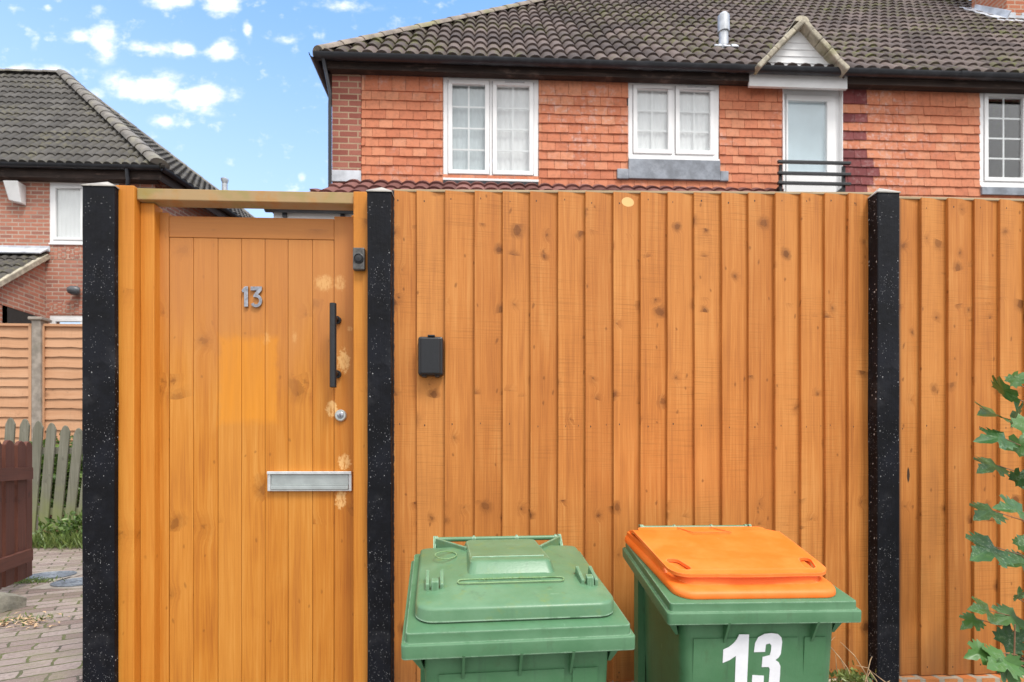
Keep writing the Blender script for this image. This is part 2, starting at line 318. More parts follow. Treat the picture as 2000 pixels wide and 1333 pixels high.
def brick_mat(name, c1, c2, mortar, mossy=0., wobble=1., bw=.225, rh=.075, ms=.010, dark=None):
    m, t, b = new_mat(name); uv = t.uv()
    wob = t.noise(uv, 14., 3.)
    uvw = t.vm('ADD', uv, t.comb(t.m('MULTIPLY', t.m('SUBTRACT', wob, .5), .008 * wobble), t.m('MULTIPLY', t.m('SUBTRACT', t.noise(t.scale(uv, (1, 1, 1), (3, 7, 0)), 11., 3.), .5), .006 * wobble), 0))
    br = t.n('ShaderNodeTexBrick', i_Vector=uvw, i_Scale=1.0, i_Mortar_Size=ms, i_Mortar_Smooth=.15, i_Bias=0., i_Brick_Width=bw, i_Row_Height=rh,
             i_Color1=(0, 0, 0, 1), i_Color2=(1, 1, 1, 1), i_Mortar=(.5, .5, .5, 1))
    br.offset = .5
    n = t.noise(uv, 60., 4., .65); n2 = t.noise(uv, 2.2, 4.)
    rb = t.sep(br.outputs['Color'])[0]
    col = t.mix(rb, c1, c2)
    if dark: col = t.mix(t.m('MULTIPLY', t.sm(rb, .62, .9), .8), col, dark)
    col = t.mix(t.m('MULTIPLY', t.sm(n, .4, .7), .3 if not mossy else .5), col, tuple(x * .6 for x in c1))
    col = t.mix(t.m('MULTIPLY', t.sm(n2, .5, .75), .25), col, tuple(min(1, x * 1.35 + .04) for x in c2))
    mo = t.mix(t.sm(n2, .4, .6), mortar, tuple(x * .8 for x in mortar))
    if mossy: mo = t.mix(t.m('MULTIPLY', t.sm(t.noise(uv, 3.1, 4.), .40, .6), mossy), mo, (.115, .13, .03))
    col = t.mix(br.outputs['Fac'], col, mo)
    if mossy:
        col = t.mix(t.m('MULTIPLY', t.sm(t.noise(uv, 4.3, 7., .75), .46, .70), mossy * .75), col, (.19, .185, .095))
        col = t.mix(t.m('MULTIPLY', t.sm(t.noise(uv, 240., 2.), .60, .72), .5), col, (.5, .46, .42))
    t.set(b.inputs['Base Color'], col); b.inputs['Roughness'].default_value = .88; b.inputs['Specular IOR Level'].default_value = .2
    h = t.m('ADD', t.m('MULTIPLY', br.outputs['Fac'], -1.), t.m('MULTIPLY', n, .35))
    t.set(b.inputs['Normal'], t.bump(h, .7, .006))
    return m
M['brick'] = brick_mat('red_brick_quoin', (.27, .085, .065), (.42, .165, .12), (.46, .33, .22), ms=.008)
M['brick2'] = brick_mat('orange_red_brick', (.45, .18, .122), (.54, .248, .172), (.52, .41, .33), dark=(.30, .135, .108))
M['plinth'] = brick_mat('orange_stained_brick', (.52, .17, .05), (.60, .26, .10), (.42, .36, .28), ms=.012)
M['chimbrick'] = brick_mat('red_chimney_brick', (.44, .14, .075), (.52, .21, .12), (.5, .36, .27))
M['paving'] = brick_mat('mossy_block_paving', (.20, .145, .125), (.33, .265, .235), (.10, .088, .065), mossy=.6, bw=.20, rh=.10, ms=.006, wobble=5.)
M['pave'] = brick_mat('grey_pavement_slabs', (.26, .25, .235), (.31, .3, .28), (.14, .135, .12), bw=.6, rh=.45, ms=.008)

def rnd_mat(name, ramp, rough=.8, moss=None, pale=None, nsc=3., bumpd=.004, spec=.25):
    """A field of separate tiles: every tile takes its own tone from the 'rnd' value it carries."""
    m, t, b = new_mat(name); r, p = t.rnd(), t.obj()
    col = t.ramp(r, ramp)
    n = t.noise(p, 22., 4., .65)
    col = t.mix(t.m('MULTIPLY', t.sm(n, .42, .72), .45), col, t.mix(.5, col, (.03, .025, .02)))
    if pale:
        n3 = t.m('MULTIPLY', t.sm(t.noise(p, 1.1, 2.), .45, .62), t.sm(t.noise(p, 16., 5., .7), .48, .70))
        col = t.mix(t.m('MULTIPLY', n3, pale[1]), col, pale[0])
    if moss:
        n4 = t.m('MULTIPLY', t.sm(t.noise(p, .8, 3.), .42, .62), t.sm(t.noise(p, 9., 6., .7), .47, .62))
        col = t.mix(t.m('MULTIPLY', n4, moss[1]), col, moss[0])
    t.set(b.inputs['Base Color'], col); b.inputs['Roughness'].default_value = rough; b.inputs['Specular IOR Level'].default_value = spec
    t.set(b.inputs['Normal'], t.bump(n, .5, bumpd))
    return m
M['rooftile'] = rnd_mat('brown_grey_roof_tile', ((0, (.070, .052, .047)), (.5, (.110, .083, .075)), (1, (.160, .120, .108))), moss=((.12, .125, .03), .75))
M['rooftile2'] = rnd_mat('grey_roof_tile', ((0, (.068, .063, .057)), (.5, (.090, .083, .076)), (1, (.115, .107, .098))), moss=((.22, .20, .10), .35))
M['porchtile'] = rnd_mat('red_brown_roof_tile', ((0, (.12, .048, .042)), (.5, (.18, .075, .065)), (1, (.25, .115, .10))))
M['hung'] = rnd_mat('terracotta_hung_tile', ((0, (.54, .180, .094)), (.35, (.585, .205, .108)), (.7, (.625, .235, .126)), (1, (.65, .275, .155))), pale=((.62, .46, .42), .6), rough=.75)
M['hungdark'] = rnd_mat('plum_hung_tile', ((0, (.17, .038, .04)), (1, (.24, .06, .058))), pale=((.5, .36, .34), .3), rough=.7)

def plastic(name, col, worn, nsc=9., rough=.42, dirt=(.16, .17, .06), wornamt=.5, dirtamt=.35, scratch=.5, edge=.85, runs=.4):
    m, t, b = new_mat(name); p = t.obj()
    n = t.noise(p, nsc, 5., .6); n2 = t.noise(p, nsc * 2.7, 6., .7)
    up = t.sep(t.n('ShaderNodeNewGeometry').outputs['Normal'])[2]
    c = t.mix(t.m('MULTIPLY', t.sm(n, .35, .7), wornamt), col, worn)
    c = t.mix(t.m('MULTIPLY', t.sm(n2, .52, .72), dirtamt), c, dirt)
    sc = t.sm(t.noise(t.scale(p, (14, 160, 14)), 1., 3., .6), .70, .76)
    sc2 = t.sm(t.noise(t.scale(p, (170, 20, 6)), 1., 3., .6), .72, .77)
    c = t.mix(t.m('MULTIPLY', t.m('MAXIMUM', sc, sc2), scratch), c, tuple(min(1, x * 1.3 + .14) for x in worn))
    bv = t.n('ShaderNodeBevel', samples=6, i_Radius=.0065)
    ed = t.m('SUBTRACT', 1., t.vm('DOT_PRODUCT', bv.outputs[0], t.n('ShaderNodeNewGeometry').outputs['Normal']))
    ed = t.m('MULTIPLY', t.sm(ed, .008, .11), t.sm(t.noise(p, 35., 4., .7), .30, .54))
    c = t.mix(t.m('MULTIPLY', ed, edge), c, tuple(min(1, x * 1.25 + .16) for x in worn))   # scuffed arrises; the pale colour also paints in edge highlights
    run = t.sm(t.noise(t.scale(p, (34, 34, 2.2)), 1., 4., .6), .56, .76)
    c = t.mix(t.m('MULTIPLY', run, runs), c, tuple(x * .45 + .02 for x in col))
    t.set(b.inputs['Base Color'], c)
    t.set(b.inputs['Roughness'], t.m('ADD', rough, t.m('MULTIPLY', n, .18))); b.inputs['Specular IOR Level'].default_value = .42
    t.set(b.inputs['Normal'], t.bump(t.noise(p, 160., 3., .6), .25, .0012))
    return m
M['binbody'] = plastic('green_bin_body_plastic', (.060, .172, .074), (.10, .225, .115), dirt=(.06, .10, .04), edge=.0, runs=.45)
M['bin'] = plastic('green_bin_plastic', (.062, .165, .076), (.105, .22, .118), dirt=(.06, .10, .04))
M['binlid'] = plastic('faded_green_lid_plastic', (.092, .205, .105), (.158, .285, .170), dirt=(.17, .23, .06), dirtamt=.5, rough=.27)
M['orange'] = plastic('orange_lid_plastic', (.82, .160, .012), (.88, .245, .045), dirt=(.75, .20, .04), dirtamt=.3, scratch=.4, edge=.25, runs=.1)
M['moulding'] = plastic('mossy_green_moulding', (.10, .22, .07), (.15, .27, .09))
M['digit'] = plain('chipped_white_paint', (.80, .80, .84), .45, var=.05, nsc=20.)
def chips(m):
    t = NT(m.node_tree); b = m.node_tree.nodes['Principled BSDF']; l = b.inputs['Base Color'].links[0].from_socket
    n = t.noise(t.obj(), 42., 4., .65); t.set(b.inputs['Base Color'], t.mix(t.sm(n, .69, .71), l, (.07, .15, .09)))
chips(M['digit'])

def glass_mat(name, tint=(.97, .98, .98), refl=1.):
    m, t, b = new_mat(name); m.node_tree.nodes.remove(b)
    out = m.node_tree.nodes['Material Output']
    tr = t.n('ShaderNodeBsdfTransparent', i_Color=(*tint, 1)); gl = t.n('ShaderNodeBsdfGlossy', i_Roughness=.03)
    fr = t.m('POWER', t.n('ShaderNodeLayerWeight', i_Blend=.5).outputs['Facing'], 3.)
    nb = t.bump(t.noise(t.obj(), 2.2, 2.), .12, .02); t.set(gl.inputs['Normal'], nb)
    f = t.m('ADD', .07 * refl, t.m('MULTIPLY', fr, .8 * refl), clamp=True)
    mx = t.n('ShaderNodeMixShader'); t.set(mx.inputs[0], f)
    t.t.links.new(tr.outputs[0], mx.inputs[1]); t.t.links.new(gl.outputs[0], mx.inputs[2]); t.t.links.new(mx.outputs[0], out.inputs[0])
    return m
M['glass'] = glass_mat('window_glass')

def leaf_mat(name, dark, light, back=(.2, .26, .12), blotch=.0):
    m, t, b = new_mat(name); r, p, uv = t.rnd(), t.obj(), t.uv()
    n = t.noise(p, 40., 4., .6)
    c = t.mix(r, dark, light); c = t.mix(t.m('MULTIPLY', t.sm(n, .4, .7), .35), c, light)
    if blotch:
        c = t.mix(t.m('MULTIPLY', t.sm(t.noise(p, 95., 5., .7), .50, .62), t.m('MULTIPLY', t.sm(t.noise(p, 13., 2.), .42, .6), blotch)), c, (.34, .43, .29))
        u, v, _ = t.sep(uv)[:3]
        ang = t.m('ARCTAN2', u, v)
        vein = t.sm(t.m('ABSOLUTE', t.m('SINE', t.m('MULTIPLY', ang, 2.8))), .10, .02)
        c = t.mix(t.m('MULTIPLY', vein, .35), c, light)
    bf = t.n('ShaderNodeNewGeometry').outputs['Backfacing']
    t.set(b.inputs['Base Color'], c); b.inputs['Roughness'].default_value = .38; b.inputs['Specular IOR Level'].default_value = .5
    b.inputs['Subsurface Weight'].default_value = .0
    tl = t.n('ShaderNodeBsdfTranslucent'); t.set(tl.inputs[0], c)
    mx = t.n('ShaderNodeMixShader'); mx.inputs[0].default_value = .18
    out = m.node_tree.nodes['Material Output']
    t.t.links.new(b.outputs[0], mx.inputs[1]); t.t.links.new(tl.outputs[0], mx.inputs[2]); t.t.links.new(mx.outputs[0], out.inputs[0])
    return m
M['maple'] = leaf_mat('mildewed_maple_leaf', (.017, .078, .017), (.085, .20, .042), blotch=.38)
M['shrub'] = leaf_mat('shrub_leaf', (.05, .11, .03), (.16, .24, .05))
M['grass'] = leaf_mat('grass_blade', (.06, .12, .025), (.20, .25, .07))
M['dry'] = plain('dry_straw_stem', (.50, .34, .20), .8, var=.3, nsc=30.)
M['stem'] = plain('reddish_stem', (.26, .13, .07), .6, var=.3, nsc=30.)

# ------------------------------------------------------------------ mesh builder
class MB:
    def __init__(s): s.v, s.f, s.uv, s.r, s.mi = [], [], [], [], []
    def face(s, pts, uvs=None, rnd=.5, mi=0):
        i = len(s.v); pts = [Vector(p) for p in pts]; s.v += pts; s.f.append(tuple(range(i, i + len(pts))))
        if uvs is None:
            n = Vector((0, 0, 0))
            for a in range(len(pts)):
                p, q = pts[a], pts[(a + 1) % len(pts)]
                n += Vector(((p.y - q.y) * (p.z + q.z), (p.z - q.z) * (p.x + q.x), (p.x - q.x) * (p.y + q.y)))
            if n.length > 0: n.normalize()
            if abs(n.z) > .9: uvs = [(p.x, p.y) for p in pts]
            else:
                tu = Vector((0, 0, 1)).cross(n).normalized(); tv = n.cross(tu)
                uvs = [(p.dot(tu), p.dot(tv)) for p in pts]
        s.uv += uvs; s.r.append(rnd); s.mi.append(mi)
    def grid(s, rows, rnd=.5, mi=0, close=False, uvs=None):
        """Shared-vertex sheet through rows of points (all of one length); close joins the ends of each row."""
        i = len(s.v); n = len(rows[0])
        for r in rows: s.v += [Vector(p) for p in r]
        for a in range(len(rows) - 1):
            for c in range(n if close else n - 1):
                d = (c + 1) % n
                s.f.append((i + a * n + c, i + a * n + d, i + (a + 1) * n + d, i + (a + 1) * n + c))
                s.uv += [(c / n, a / 9), ((c + 1) / n, a / 9), ((c + 1) / n, (a + 1) / 9), (c / n, (a + 1) / 9)] if uvs is None else [uvs[a][c], uvs[a][d], uvs[a + 1][d], uvs[a + 1][c]]
                s.r.append(rnd); s.mi.append(mi)
    def cap(s, pts, rnd=.5, mi=0, flip=False):
        s.face(list(reversed(pts)) if flip else pts, None, rnd, mi)
    def hexa(s, c, axis=2, rnd=None, mi=0, xf=None):
        """Box from 8 corners, index = x + 2y + 4z; UV runs in metres with v along axis."""
        rnd = random.random() if rnd is None else rnd
        c = [Vector(p) for p in c]
        ou, ov = rnd * 37.3, rnd * 91.7
        L = [c[4] - c[0], c[1] - c[0], c[2] - c[0]]
        e = {0: c[1] - c[0], 1: c[2] - c[0], 2: c[4] - c[0]}
        av = e[axis].normalized(); others = [a for a in (0, 1, 2) if a != axis]
        for ids in ((0, 1, 5, 4), (1, 3, 7, 5), (3, 2, 6, 7), (2, 0, 4, 6), (4, 5, 7, 6), (2, 3, 1, 0)):
            pts = [c[k] for k in ids]
            n = (pts[1] - pts[0]).cross(pts[2] - pts[0])
            if n.length < 1e-12: n = (pts[2] - pts[0]).cross(pts[3] - pts[0])
            n.normalize()
            if abs(n.dot(av)) > .9:
                u1 = e[others[0]].normalized(); v1 = e[others[1]].normalized()
            else: v1 = av; u1 = n.cross(av).normalized()
            pc = [p if xf is None else xf @ p for p in pts]
            s.face(pc, [((p - c[0]).dot(u1) + ou, (p - c[0]).dot(v1) + ov) for p in pts], rnd, mi)
    def box(s, x0, x1, y0, y1, z0, z1, axis=2, rnd=None, mi=0, xf=None):
        s.hexa([(x, y, z) for z in (z0, z1) for y in (y0, y1) for x in (x0, x1)], axis, rnd, mi, xf)
    def beam(s, a, b, w, h, up=(0, 0, 1), rnd=None, mi=0):
        a, b = Vector(a), Vector(b); d = (b - a).normalized(); sd = d.cross(Vector(up)).normalized(); u = sd.cross(d)
        pts = [p + sd * (w * i) + u * (h * j) for p in (a, b) for j in (-.5, .5) for i in (-.5, .5)]
        s.hexa([pts[0], pts[1], pts[2], pts[3], pts[4], pts[5], pts[6], pts[7]], 2, rnd, mi)
    def tube(s, pts, r, seg=10, rnd=.5, mi=0, caps=True):
        pts = [Vector(p) for p in pts]; rows = []
        rr = r if hasattr(r, '__len__') else [r] * len(pts)
        up = None
        for i, p in enumerate(pts):
            d = (pts[min(i + 1, len(pts) - 1)] - pts[max(i - 1, 0)]).normalized()
            if up is None: up = Vector((0, 0, 1)) if abs(d.z) < .9 else Vector((0, 1, 0))
            a = d.cross(up).normalized(); up = a.cross(d)
            rows.append([p + (a * math.cos(2 * math.pi * k / seg) + up * math.sin(2 * math.pi * k / seg)) * rr[i] for k in range(seg)])
        s.grid([list(reversed(r_)) for r_ in rows], rnd, mi, True)
        if caps: s.cap(rows[0], rnd, mi); s.cap(rows[-1], rnd, mi, True)
    def prism(s, poly, o, ux, uy, depth, rnd=.5, mi=0):
        """A flat outline (2-D points) on the frame o, ux, uy, given a thickness along ux x uy."""
        o, ux, uy = Vector(o), Vector(ux), Vector(uy); nz = ux.cross(uy).normalized()
        ar = sum(poly[i][0] * poly[(i + 1) % len(poly)][1] - poly[(i + 1) % len(poly)][0] * poly[i][1] for i in range(len(poly)))
        if ar < 0: poly = poly[::-1]
        fr = [o + ux * p[0] + uy * p[1] + nz * depth for p in poly]; bk = [p - nz * depth for p in fr]
        for tri in tessellate_polygon([[Vector((p[0], p[1], 0)) for p in poly]]):
            a, b_, c = tri
            q = [Vector((*poly[k], 0)) for k in tri]
            if (q[1] - q[0]).cross(q[2] - q[0]).z < 0: a, b_, c = c, b_, a
            s.face([fr[a], fr[b_], fr[c]], None, rnd, mi); s.face([bk[c], bk[b_], bk[a]], None, rnd, mi)
        for i in range(len(poly)):
            j = (i + 1) % len(poly); s.face([bk[i], bk[j], fr[j], fr[i]], None, rnd, mi)
    def build(s, name, mats, parent=None, local=False, smooth=None, bevel=0., merge=True):
        me = bpy.data.meshes.new(name)
        off = Vector((0, 0, 0)) if (parent is None or local) else wloc(parent)
        me.from_pydata([v - off for v in s.v], [], s.f)
        uvl = me.uv_layers.new(name='UVMap'); uvl.data.foreach_set('uv', [c for p in s.uv for c in p])
        at = me.attributes.new('rnd', 'FLOAT', 'FACE'); at.data.foreach_set('value', s.r)
        mats = mats if isinstance(mats, (list, tuple)) else [mats]
        for m_ in mats: me.materials.append(m_)
        me.polygons.foreach_set('material_index', s.mi)
        if merge:
            bm = bmesh.new(); bm.from_mesh(me); bmesh.ops.remove_doubles(bm, verts=bm.verts, dist=1e-5); bm.to_mesh(me); bm.free()
        if smooth is not None:
            me.shade_smooth(); me.set_sharp_from_angle(angle=R(smooth))
        o = bpy.data.objects.new(name, me); COL.objects.link(o)
        if parent is not None: o.parent = parent
        if bevel:
            bv = o.modifiers.new('bevel', 'BEVEL'); bv.width = bevel; bv.segments = 2; bv.limit_method = 'ANGLE'; bv.angle_limit = R(35); bv.harden_normals = False
        return o
def wloc(o):
    l = Vector((0, 0, 0))
    while o is not None: l = l + o.location; o = o.parent
    return l
def thing(name, label, cat, loc=(0, 0, 0), rz=0., group=None):
    o = bpy.data.objects.new(name, None); COL.objects.link(o); o.location = loc; o.rotation_euler = (0, 0, rz); o.empty_display_size = .1
    return tag(o, label, cat, group)
def tag(o, label, cat, group=None):
    o['label'] = label; o['category'] = cat
    if group: o['group'] = group
    return o
def kind(o, k): o['kind'] = k; return o

# ================================================================== SETTING
PATH = .50                                               # level of the path and gardens behind the fence; the pavement in front is at 0
g = MB(); g.face([(-400, -400, -.012), (400, -400, -.012), (400, 400, -.012), (-400, 400, -.012)]); kind(g.build('ground', M['soil']), 'structure')
g = MB(); g.box(-20, 20, -14, 2.24, -.2, 0., 0); kind(g.build('pavement', M['pave']), 'structure')
g = MB(); g.box(-60, -9, 2.3, 60, -.01, PATH - .02); g.box(-9, 30, 9., 60, -.01, PATH - .02); g.box(-1.58, 30, 2.36, 9., -.01, PATH - .02)
kind(g.build('terrain', M['soil']), 'structure')
g = MB()
ang = R(31)
def path_uv(x, y): return (x * math.cos(ang) + y * math.sin(ang), -x * math.sin(ang) + y * math.cos(ang))
g.box(-9, -1.58, 1.0, 8.9, -.005, PATH)
pth = g.build('path', M['paving'])
for poly in pth.data.polygons:
    if poly.normal.z > .9:
        for li in poly.loop_indices:
            c = pth.data.vertices[pth.data.loops[li].vertex_index].co; pth.data.uv_layers[0].data[li].uv = path_uv(c.x, c.y)
kind(pth, 'structure')

# ================================================================== ROOF AND WALL HELPERS
def roof_face(o, u, v, Wd, L, clips, pitch=.166, gauge=.335, amp=.046, step=.026, seg=10, rmul=1.0):
    """A field of rolled tiles: courses that lap, each tile two rolls wide with its own tone."""
    o, u, v = Vector(o), Vector(u).normalized(), Vector(v).normalized(); n = u.cross(v).normalized()
    mb = MB(); nc = int(math.ceil(Wd / pitch)); nr = int(math.ceil(L / gauge))
    def prof(k):                                         # half-round rolls between narrow flat troughs
        q_ = abs(2 * (k / seg) - 1) / .86
        return amp * (math.sqrt(max(0., 1 - q_ * q_)) if q_ < 1 else 0.)
    for r in range(nr):
        rrow = [random.random() for _ in range(nc // 2 + 2)]
        jog = [random.uniform(-.004, .004) for _ in range(nc // 2 + 2)]
        for c in range(nc):
            q = (c + r % 2) // 2
            rows = []
            for (sv, dz) in ((r * gauge, -.028), (r * gauge, step), ((r + 1) * gauge + .012, .0)):
                rows.append([o + u * ((c + k / seg) * pitch) + v * (sv + jog[q] * (1 if dz else 1)) + n * (prof(k) + dz) for k in range(seg + 1)])
            mb.grid(rows, rrow[q] * rmul)
    me = bpy.data.meshes.new('t'); me.from_pydata(mb.v, [], mb.f)
    bm = bmesh.new(); bm.from_mesh(me); lay = bm.faces.layers.float.new('rnd'); bm.faces.ensure_lookup_table()
    for f, r_ in zip(bm.faces, mb.r): f[lay] = r_
    for (co, no) in clips:
        bmesh.ops.bisect_plane(bm, geom=bm.verts[:] + bm.edges[:] + bm.faces[:], plane_co=Vector(co), plane_no=Vector(no), clear_outer=True)
    out = MB(); bm.verts.index_update()
    out.v = [x.co.copy() for x in bm.verts]; out.f = [tuple(x.index for x in f.verts) for f in bm.faces]
    out.r = [f[lay] for f in bm.faces]; out.mi = [0] * len(out.f); out.uv = [(x.co.x, x.co.z) for f in bm.faces for x in f.verts]
    bm.free(); bpy.data.meshes.remove(me)
    return out
def merge_mb(*ms):
    o = MB()
    for m_ in ms:
        k = len(o.v); o.v += m_.v; o.f += [tuple(i + k for i in f) for f in m_.f]; o.uv += m_.uv; o.r += m_.r; o.mi += m_.mi
    return o
def ridge_tiles(a, b, rad=.12, ln=.36):
    a, b = Vector(a), Vector(b); d = b - a; n = max(1, int(d.length / ln)); mb = MB()
    dn = d.normalized(); sd = dn.cross(Vector((0, 0, 1))).normalized(); up = sd.cross(dn)
    for i in range(n):
        p, q = a + d * (i / n), a + d * ((i + 1.06) / n); rows = []
        for pt, rr in ((p, rad * .2), (p, rad * 1.06), (q, rad * .95)):
            rows.append([pt + sd * (rr * math.cos(math.pi * k / 8)) + up * (rr * .75 * math.sin(math.pi * k / 8) - .03) for k in range(9)])
        mb.grid(rows, random.random())
    return mb
def gutter_run(a, b, r=.055):
    a, b = Vector(a), Vector(b); d = (b - a).normalized(); sd = d.cross(Vector((0, 0, 1))).normalized(); mb = MB(); rows = []
    for p in (a, b):
        rows.append([p + sd * (r * math.cos(math.pi + math.pi * k / 8)) + Vector((0, 0, r * math.sin(math.pi + math.pi * k / 8))) for k in range(9)] +
                    [p + sd * (r * .86 * math.cos(math.pi * k / 8)) * 1 + Vector((0, 0, -r * .86 * math.sin(math.pi * k / 8))) for k in range(9)])
    mb.grid(rows, .5, 0, True)
    return mb
def wall_pieces(mb, x0, x1, z0, z1, y0, y1, holes):
    """A wall slab with rectangular openings, as butted pieces."""
    zs = sorted({z0, z1, *[h[2] for h in holes], *[h[3] for h in holes]}); zs = [z for z in zs if z0 <= z <= z1]
    for a, b in zip(zs, zs[1:]):
        m_ = (a + b) / 2; cut = sorted((h[0], h[1]) for h in holes if h[2] < m_ < h[3]); x = x0
        for (p, q) in cut:
            if p > x: mb.box(x, p, y0, y1, a, b)
            x = q
        if x < x1: mb.box(x, x1, y0, y1, a, b)
def window(parent, x0, x1, z0, z1, yf, sashes=2, bars=(1, 3), backing=None, depth=.07, name='window', vents=(), fw=.055, sw=.055, sill=True, back_off=.05, folds=True):
    """White two-sash window: frame mesh with panes, bars, backing and sill as its pieces."""
    f = MB()
    f.box(x0, x1, yf, yf + depth, z1 - fw, z1); f.box(x0, x1, yf, yf + depth, z0, z0 + fw)
    f.box(x0, x0 + fw, yf, yf + depth, z0 + fw, z1 - fw); f.box(x1 - fw, x1, yf, yf + depth, z0 + fw, z1 - fw)
    n = sashes; mw = .035; iw = (x1 - x0 - 2 * fw - mw * (n - 1)) / n; gl, ba, bk = [], [], []
    for i in range(n):
        a = x0 + fw + i * (iw + mw); b = a + iw; c, d = z0 + fw, z1 - fw
        if i < n - 1: f.box(b, b + mw, yf + .004, yf + depth, c, d)
        y = yf - .014; e = .006
        f.box(a + e, b - e, y, y + .05, d - sw, d - e); f.box(a + e, b - e, y, y + .05, c + e, c + sw)
        f.box(a + e, a + sw, y, y + .05, c + sw, d - sw); f.box(b - sw, b - e, y, y + .05, c + sw, d - sw)
        gl.append((a + sw, b - sw, c + sw, d - sw))
        if i in vents:
            f.box(a + iw * .3, b - iw * .22, y - .012, y - .001, d - sw * .55, d - sw * .38, mi=1)
    o = f.build(name, [M['white'], M['galv']], parent, bevel=.004)
    for i, (a, b, c, d) in enumerate(gl):
        p = MB(); p.box(a - .004, b + .004, yf + .012, yf + .02, c - .004, d + .004); p.build('pane', M['glass'], o, )
        if bars:
            q = MB(); nc, nr = bars
            for k in range(1, nc + 1):
                xx = a + (b - a) * k / (nc + 1); q.box(xx - .010, xx + .010, yf + .022, yf + .030, c, d)
            for k in range(1, nr + 1):
                zz = c + (d - c) * k / (nr + 1); q.box(a, b, yf + .0225, yf + .0305, zz - .010, zz + .010)
            q.build('glazing_bar', M['white'], o)
        mt = backing[i] if backing else None
        if mt:
            q = MB(); nn = 40; yb = yf + back_off
            rows = [[(a - .05 + (b - a + .1) * k / nn, yb + (.004 * math.sin(k * 1.1 + i) + .002 * math.sin(k * 2.7) if folds else 0), z) for k in range(nn + 1)] for z in (c - .05, d + .05)]
            q.grid(rows); q.build('curtain' if folds else 'blind', mt, o, smooth=60)
    if sill:
        q = MB(); q.box(x0 - .004, x1 + .004, yf - .03, yf + .01, z0 - .03, z0 - .001); q.build('sill', M['white'], o, bevel=.004)
    return o

# ================================================================== MAIN HOUSE
HW = 6.95                                                # face of the hung tiles
house = thing('terraced_house', 'red terraced house with hung tiles and brown hipped roof behind the garden fence', 'house', (0, HW, PATH))
XL = X(650, HW); XQ = X(706, HW); XR = 9.5
YE = 6.76; ZE = Z(1000, 120, YE)                         # eave line
HB = YE + 8.6                                            # rear eave
ZT = Z(1000, 150, HW)                                    # head of the hung tiles
def hole(p0, p1, q0, q1): 
    pm = (p0 + p1) / 2; return (X(p0, HW), X(p1, HW), Z(pm, q1, HW), Z(pm, q0, HW))
w1 = hole(866, 1051, 150, 352); w2 = hole(1227, 1403, 160, 312); w3 = hole(1912, 2100, 176, 366); dr = hole(1528, 1641, 168, 520)
holes = [w1, w2, w3, dr]
m = MB(); wall_pieces(m, XQ, XR, PATH, ZE + .05, HW + .03, HW + .25, holes)
m.box(XR - .25, XR, HW + .25, HB - .4, PATH, ZE); m.box(XL + .02, XR, HB - .4, HB - .15, PATH, ZE)
m.build('wall', M['brick'], house)
m = MB(); m.box(XL, XQ, HW - .03, HW + .25, PATH, ZE + .02, mi=0); m.box(XL, XL + .25, HW + .25, HB - .4, PATH, ZE + .02)
m.build('brick_quoin', M['brick'], house)
# hung tiles, course by course
m = MB(); gauge = 17.9 / 158.3; tw = .1655
zb = Z(1000, 187, HW)                                    # lower edge of the tall top course
def spans(z0, z1, lead):
    cut = [(h[0] - .005, h[1] + .005) for h in holes if h[2] - .01 < (z0 + z1) / 2 < h[3] + .02]
    if lead: cut.append((X(1204, HW), X(1420, HW)))
    cut.sort(); x = XQ + .003; out = []
    for p, q in cut:
        if p > x + .02: out.append((x, p))
        x = max(x, q)
    out.append((x, XR)); return out
rowi = 0; z = zb
leadz0, leadz1 = Z(1300, 354, HW), Z(1300, 316, HW)
XD0, XD1 = X(1643, HW), X(1682, HW)
while z > PATH + 1.9:
    top = ZT + .01 if rowi == 0 else z + gauge + .02
    lead = leadz0 - .02 < z + gauge * .5 < leadz0 + .085
    for (a, b) in spans(z, z + gauge, lead):
        offs = (rowi % 2) * tw / 2 + random.uniform(-.01, .01)
        x = math.floor((a - offs) / tw) * tw + offs
        while x < b:
            xa, xb = max(x, a), min(x + tw, b); x += tw
            if xb - xa < .018: continue
            j = random.uniform(-.0035, .0035); jj = random.uniform(-.002, .002); yo = random.uniform(-.004, .003)
            rn = random.random()
            dark = 0
            if XD0 - .05 < (xa + xb) / 2 < XD1 + .02 and (rowi in (0, 2, 4, 6, 8, 10)): dark = 1
            if XD0 - .05 < (xa + xb) / 2 < XD1 + .18 and rowi in (7, 8, 9): dark = 1
            y0, y1 = HW - .027 + yo, HW - .013
            e = .0018
            m.hexa([(xa + e, y0, z + j - jj), (xb - e, y0, z + j + jj), (xa + e, y0 + .014, z + j - jj), (xb - e, y0 + .014, z + j + jj),
                    (xa + e, y1, top), (xb - e, y1, top), (xa + e, y1 + .012, top), (xb - e, y1 + .012, top)], 2, rn, dark)
    z -= gauge; rowi += 1
m.build('tile_hanging', [M['hung'], M['hungdark']], house)
# roof
tp = 1.05; ca = 1 / math.hypot(1, tp); sa = tp * ca; xc = X(622, YE)
run = (HB - YE) / 2; ZR = ZE + tp * run; slope_l = math.hypot(run, run * tp)
s2 = math.sqrt(.5)
front = roof_face((xc, YE, ZE), (1, 0, 0), (0, ca, sa), XR + .3 - xc, slope_l, [((xc, YE, ZE), (-s2, s2, 0)), ((xc, YE + run, 0), (0, 1, 0))])
left = roof_face((xc, HB, ZE), (0, -1, 0), (ca, 0, sa), HB - YE, slope_l, [((xc, YE, ZE), (s2, -s2, 0)), ((xc, HB, ZE), (s2, s2, 0))], seg=6)
rear = MB(); rear.face([(XR + .3, HB, ZE), (xc, HB, ZE), (xc + run, YE + run, ZR), (XR + .3, YE + run, ZR)])
rear.face([(XR + .28, YE, ZE), (XR + .28, HB, ZE), (XR + .28, YE + run, ZR)])
merge_mb(front, left, rear).build('roof', M['rooftile'], house, smooth=50)
